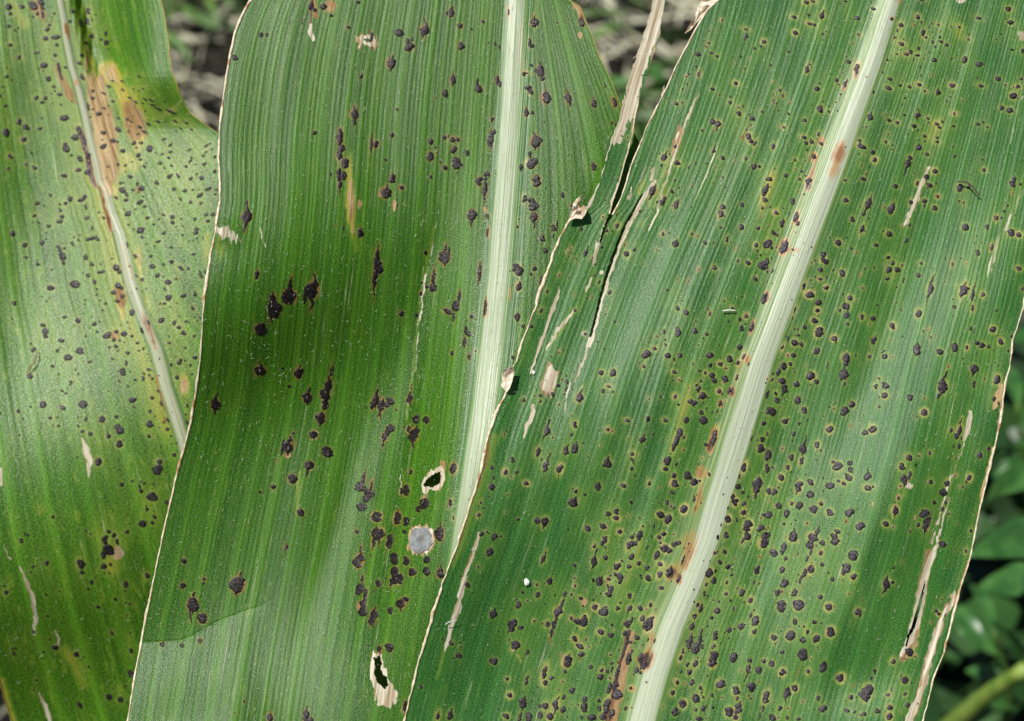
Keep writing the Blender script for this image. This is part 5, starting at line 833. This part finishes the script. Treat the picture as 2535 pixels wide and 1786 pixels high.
twig('grass_husk', '2371,450 2384,450 2397,453 2406,462 2414,470 2421,481 2427,483', 3, 2.0, BRN, 'dark bent husk lying on the upper right of the right leaf', 'husk', .0012, .0006)
twig('dry_filament', '65,925 72,915 80,903 87,892 91,880 92,868', 1, 1.7, RED, 'red-brown curved filament lying on the left leaf', 'filament', .0006, .0008)
twig('plant_fibre', '1103,1546 1112,1540 1122,1537 1133,1536', 3, 1.0, WHITE, 'thin white fibre across the pale stripe at the lower left of the right leaf', 'fibre', .0012, .0005)
twig('plant_fibre', '1568,145 1576,138 1590,135 1606,134 1618,128 1622,120', 3, .9, MARGIN, 'fine straw-coloured fibre across the torn dry strip at the top', 'fibre', .0045, .0012)
# ------------------------------------------------------------------ the field behind
def soil_mat():
    m = M('field_soil'); g = m.n('ShaderNodeNewGeometry').outputs['Position']
    n1 = m.noise(g, 6, 5, .65, '3D'); n2 = m.noise(g, 45, 4, .65, '3D')
    c = m.mix(m.ramp(n1, .3, .7), (.004, .003, .002), (.022, .016, .010)); c = m.mix(m.math('MULTIPLY', m.ramp(n2, .55, .75), .4), c, (.07, .05, .035))  # near-black soil: shade among the weeds put into its colour
    m.l(c, m.p.inputs['Base Color']); m.p.inputs['Roughness'].default_value = .95; m.l(m.bump(n2, .02, 1), m.p.inputs['Normal']); return m.m
gxs = np.concatenate([[-60, -20, -8], np.linspace(-3, 4, 90), [9, 22, 60]]); gys = np.concatenate([[-20, -5], np.linspace(-.5, 6, 90), [12, 30, 90]])
Gx, Gy = np.meshgrid(gxs, gys); Gz = .02*vnoise(Gx*3, Gy*3)+.012*vnoise(Gx*9, Gy*9)-.03
ii = np.arange(Gx.size).reshape(Gx.shape); Fg = np.stack([ii[:-1, :-1], ii[:-1, 1:], ii[1:, 1:], ii[1:, :-1]], -1).reshape(-1, 4)
g_ = mesh_obj('ground', np.stack([Gx, Gy, Gz], -1).reshape(-1, 3), Fg, soil_mat()); g_['kind'] = 'structure'

def strips(name, n, xs, ys, hs, ln, wd, mat, flatness, mask=None, seg=5):
    x = rng.uniform(*xs, n*3); y = rng.uniform(*ys, n*3)
    if mask is not None: ok = mask(x, y); x, y = x[ok], y[ok]
    x, y = x[:n], y[:n]; n = len(x)
    az = rng.uniform(0, 2*np.pi, n); L_ = rng.uniform(*ln, n); w_ = rng.uniform(*wd, n); el = rng.uniform(*flatness, n); cv = rng.uniform(-1.4, 1.4, n); z0 = rng.uniform(*hs, n)
    t = np.linspace(0, 1, seg+1)[None]
    a = az[:, None]+cv[:, None]*t; e = el[:, None]*(1-1.6*t)
    st = L_[:, None]/seg
    X = x[:, None]+np.cumsum(np.cos(a)*np.cos(e)*st, 1); Y = y[:, None]+np.cumsum(np.sin(a)*np.cos(e)*st, 1); Z = np.maximum(z0[:, None]+np.cumsum(np.sin(e)*st, 1), 0.0)
    P = np.stack([X, Y, Z], -1); tw = rng.uniform(0, 1.2, n)[:, None]
    s = np.stack([-np.sin(a)*np.cos(tw), np.cos(a)*np.cos(tw), np.sin(tw)*np.ones_like(a)], -1)
    wv = (w_[:, None]*np.sqrt(np.clip(1-(t*2-1)**2, .04, 1)))[..., None]
    V = np.stack([P-s*wv, P+s*wv], 2).reshape(-1, 3)
    b = (np.arange(n)*(seg+1)*2)[:, None]; j = np.arange(seg)[None]*2
    F = np.stack([b+j, b+j+1, b+j+3, b+j+2], -1).reshape(-1, 4)
    o = mesh_obj(name, V, F, mat, smooth=True); o['kind'] = 'stuff'; return o
STRAW = plain_mat('dead_grass', (.30, .28, .17), (.66, .64, .48), 14, .8, 0, (.10, .14, .04))
GRASS = plain_mat('field_grass', (.04, .10, .015), (.12, .24, .04), 9, .5, 0, (.02, .05, .012))
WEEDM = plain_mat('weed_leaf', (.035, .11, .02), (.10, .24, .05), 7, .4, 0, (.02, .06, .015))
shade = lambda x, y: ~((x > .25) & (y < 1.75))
clump = lambda x, y: (vnoise(x*4.2+3, y*4.2) > -.25)
strips('dead_grass', 7000, (-1.3, 1.9), (.7, 4.2), (0, .05), (.05, .22), (.0015, .005), STRAW, (-.1, .7), shade)
strips('green_grass', 8500, (-1.4, 2.0), (.6, 4.6), (0, .07), (.05, .18), (.003, .009), GRASS, (.1, 1.2), lambda x, y: clump(x, y) & shade(x, y))
strips('ground_weeds', 3000, (-1.4, 2.0), (.6, 4.6), (.02, .12), (.03, .08), (.007, .017), WEEDM, (-.2, .9), lambda x, y: clump(x, y) & shade(x, y))
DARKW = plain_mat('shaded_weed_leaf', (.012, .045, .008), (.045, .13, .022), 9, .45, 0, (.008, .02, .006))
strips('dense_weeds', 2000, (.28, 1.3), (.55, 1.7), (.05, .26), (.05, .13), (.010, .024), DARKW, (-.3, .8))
BROAD = M('broad_weed_leaf')
_g = BROAD.n('ShaderNodeNewGeometry').outputs['Position']; _c = BROAD.mix(BROAD.ramp(BROAD.noise(_g, 60, 3, .6, '3D'), .3, .7), (.018, .08, .014), (.06, .17, .035))
BROAD.l(_c, BROAD.p.inputs['Base Color']); BROAD.p.inputs['Roughness'].default_value = .38
YG = plain_mat('yellow_green_stalk', (.13, .24, .03), (.26, .36, .07), 60, .45, 0)
def broad_leaf(root, base, x0, y0, z0, x1, y1, z1, wpx, bend=.01, mat=None, side=0.0):
    n, mcols = 16, 9; t = np.linspace(0, 1, n); u = np.linspace(-1, 1, mcols)
    a = pt(x0, y0, z0); b = pt(x1, y1, z1); d = b-a; ln = np.linalg.norm(d); d = d/ln
    nrm = np.cross(d, np.cross(-FW*.6+np.array([0, 0, .8]), d)); nrm /= np.linalg.norm(nrm); s = np.cross(d, nrm)
    wdt = wpx/FPX*(z0+z1)/2*.5*np.sin(np.pi*np.clip(t, .015, .985)**.8)**.8
    wdt = wdt*(1+.08*vnoise(t*9+x0, t*0))
    c = a+t[:, None]*d*ln+nrm*(bend*np.sin(np.pi*t))[:, None]+s*(side*np.sin(np.pi*t))[:, None]
    V = c[:, None]+u[None, :, None]*wdt[:, None, None]*s+(np.abs(u)**1.5)[None, :, None]*(wdt*.28)[:, None, None]*nrm+(.06*wdt[:, None]*vnoise(t[:, None]*8+x0, u[None]*3+y0))[..., None]*nrm
    V = np.concatenate([V.reshape(-1, 3), (V-nrm*.0005).reshape(-1, 3)])
    i = np.arange(n*mcols).reshape(n, mcols); F = np.stack([i[:-1, :-1], i[1:, :-1], i[1:, 1:], i[:-1, 1:]], -1).reshape(-1, 4)
    rim = np.concatenate([i[0], i[1:, -1], i[-1, ::-1][1:], i[::-1, 0][1:]]); k_ = n*mcols
    Fr = np.stack([rim[:-1], rim[1:], rim[1:]+k_, rim[:-1]+k_], -1)
    o = mesh_obj('leaf', V, np.vstack([F, F[:, ::-1]+k_, Fr]), mat or BROAD.m, root, loc=base); o.location = (0, 0, 0); return o
def weed(label, stem, leaves, srad=.004, smat=None):
    root = thing('weed_plant', label, 'weed', 'broad-leaved weeds at the lower right')
    P = np.array([pt(*q) for q in stem]); base = P[0].copy(); root.location = base
    t = np.linspace(0, 1, 14); q = np.linspace(0, 1, len(P)); C_ = np.stack([np.interp(t, q, P[:, i]) for i in range(3)], 1)
    v, f = tube(C_, np.linspace(srad, srad*.6, 14), 8); f = np.vstack([f, [[104, 105, 106, 107], [104, 107, 108, 111], [108, 109, 110, 111]]])
    mesh_obj('stem', v, f, smat or GRASS, root, loc=base).location = (0, 0, 0)
    for l in leaves: broad_leaf(root, base, *l)
weed('broad-leaved weed with a wide pale green leaf at the right edge of the photo', [(2620, 1900, .95), (2640, 1600, .85), (2640, 1350, .78), (2600, 1100, .80)],
     [(2640, 1330, .78, 2395, 1375, .74, 110, .006), (2640, 1440, .80, 2420, 1455, .84, 90, .004), (2630, 1180, .80, 2440, 1250, .86, 85, .01), (2620, 1120, .8, 2430, 1165, .9, 70, .01), (2610, 850, .82, 2490, 845, .8, 60, .006)])
weed('low weed with bright leaves in front of dark soil at the lower right', [(2480, 1900, .98), (2500, 1700, .92), (2460, 1560, .90)],
     [(2370, 1500, .90, 2470, 1625, .88, 62, .006, None, .006), (2545, 1680, .92, 2450, 1530, .86, 62, .008, None, -.006), (2500, 1700, .95, 2390, 1660, .97, 50, .006), (2460, 1560, .9, 2400, 1445, .95, 40, .006)])
weed('thick yellow-green stalk slanting up at the lower right corner', [(2320, 1830, .96), (2380, 1775, .92), (2450, 1715, .88), (2540, 1655, .84)],
     [(2400, 1760, .9, 2535, 1740, .96, 40, .006), (2540, 1640, .84, 2620, 1540, .82, 50, .006)], .0072, YG)
weed('dark green weed between the soil and the upper right leaf edge', [(2560, 1300, 1.15), (2540, 1150, 1.1), (2520, 1000, 1.05)],
     [(2540, 1150, 1.1, 2455, 1180, 1.1, 45, .006), (2520, 1000, 1.05, 2480, 900, 1.1, 50, .006), (2530, 1060, 1.05, 2600, 980, 1.1, 60, .006)])
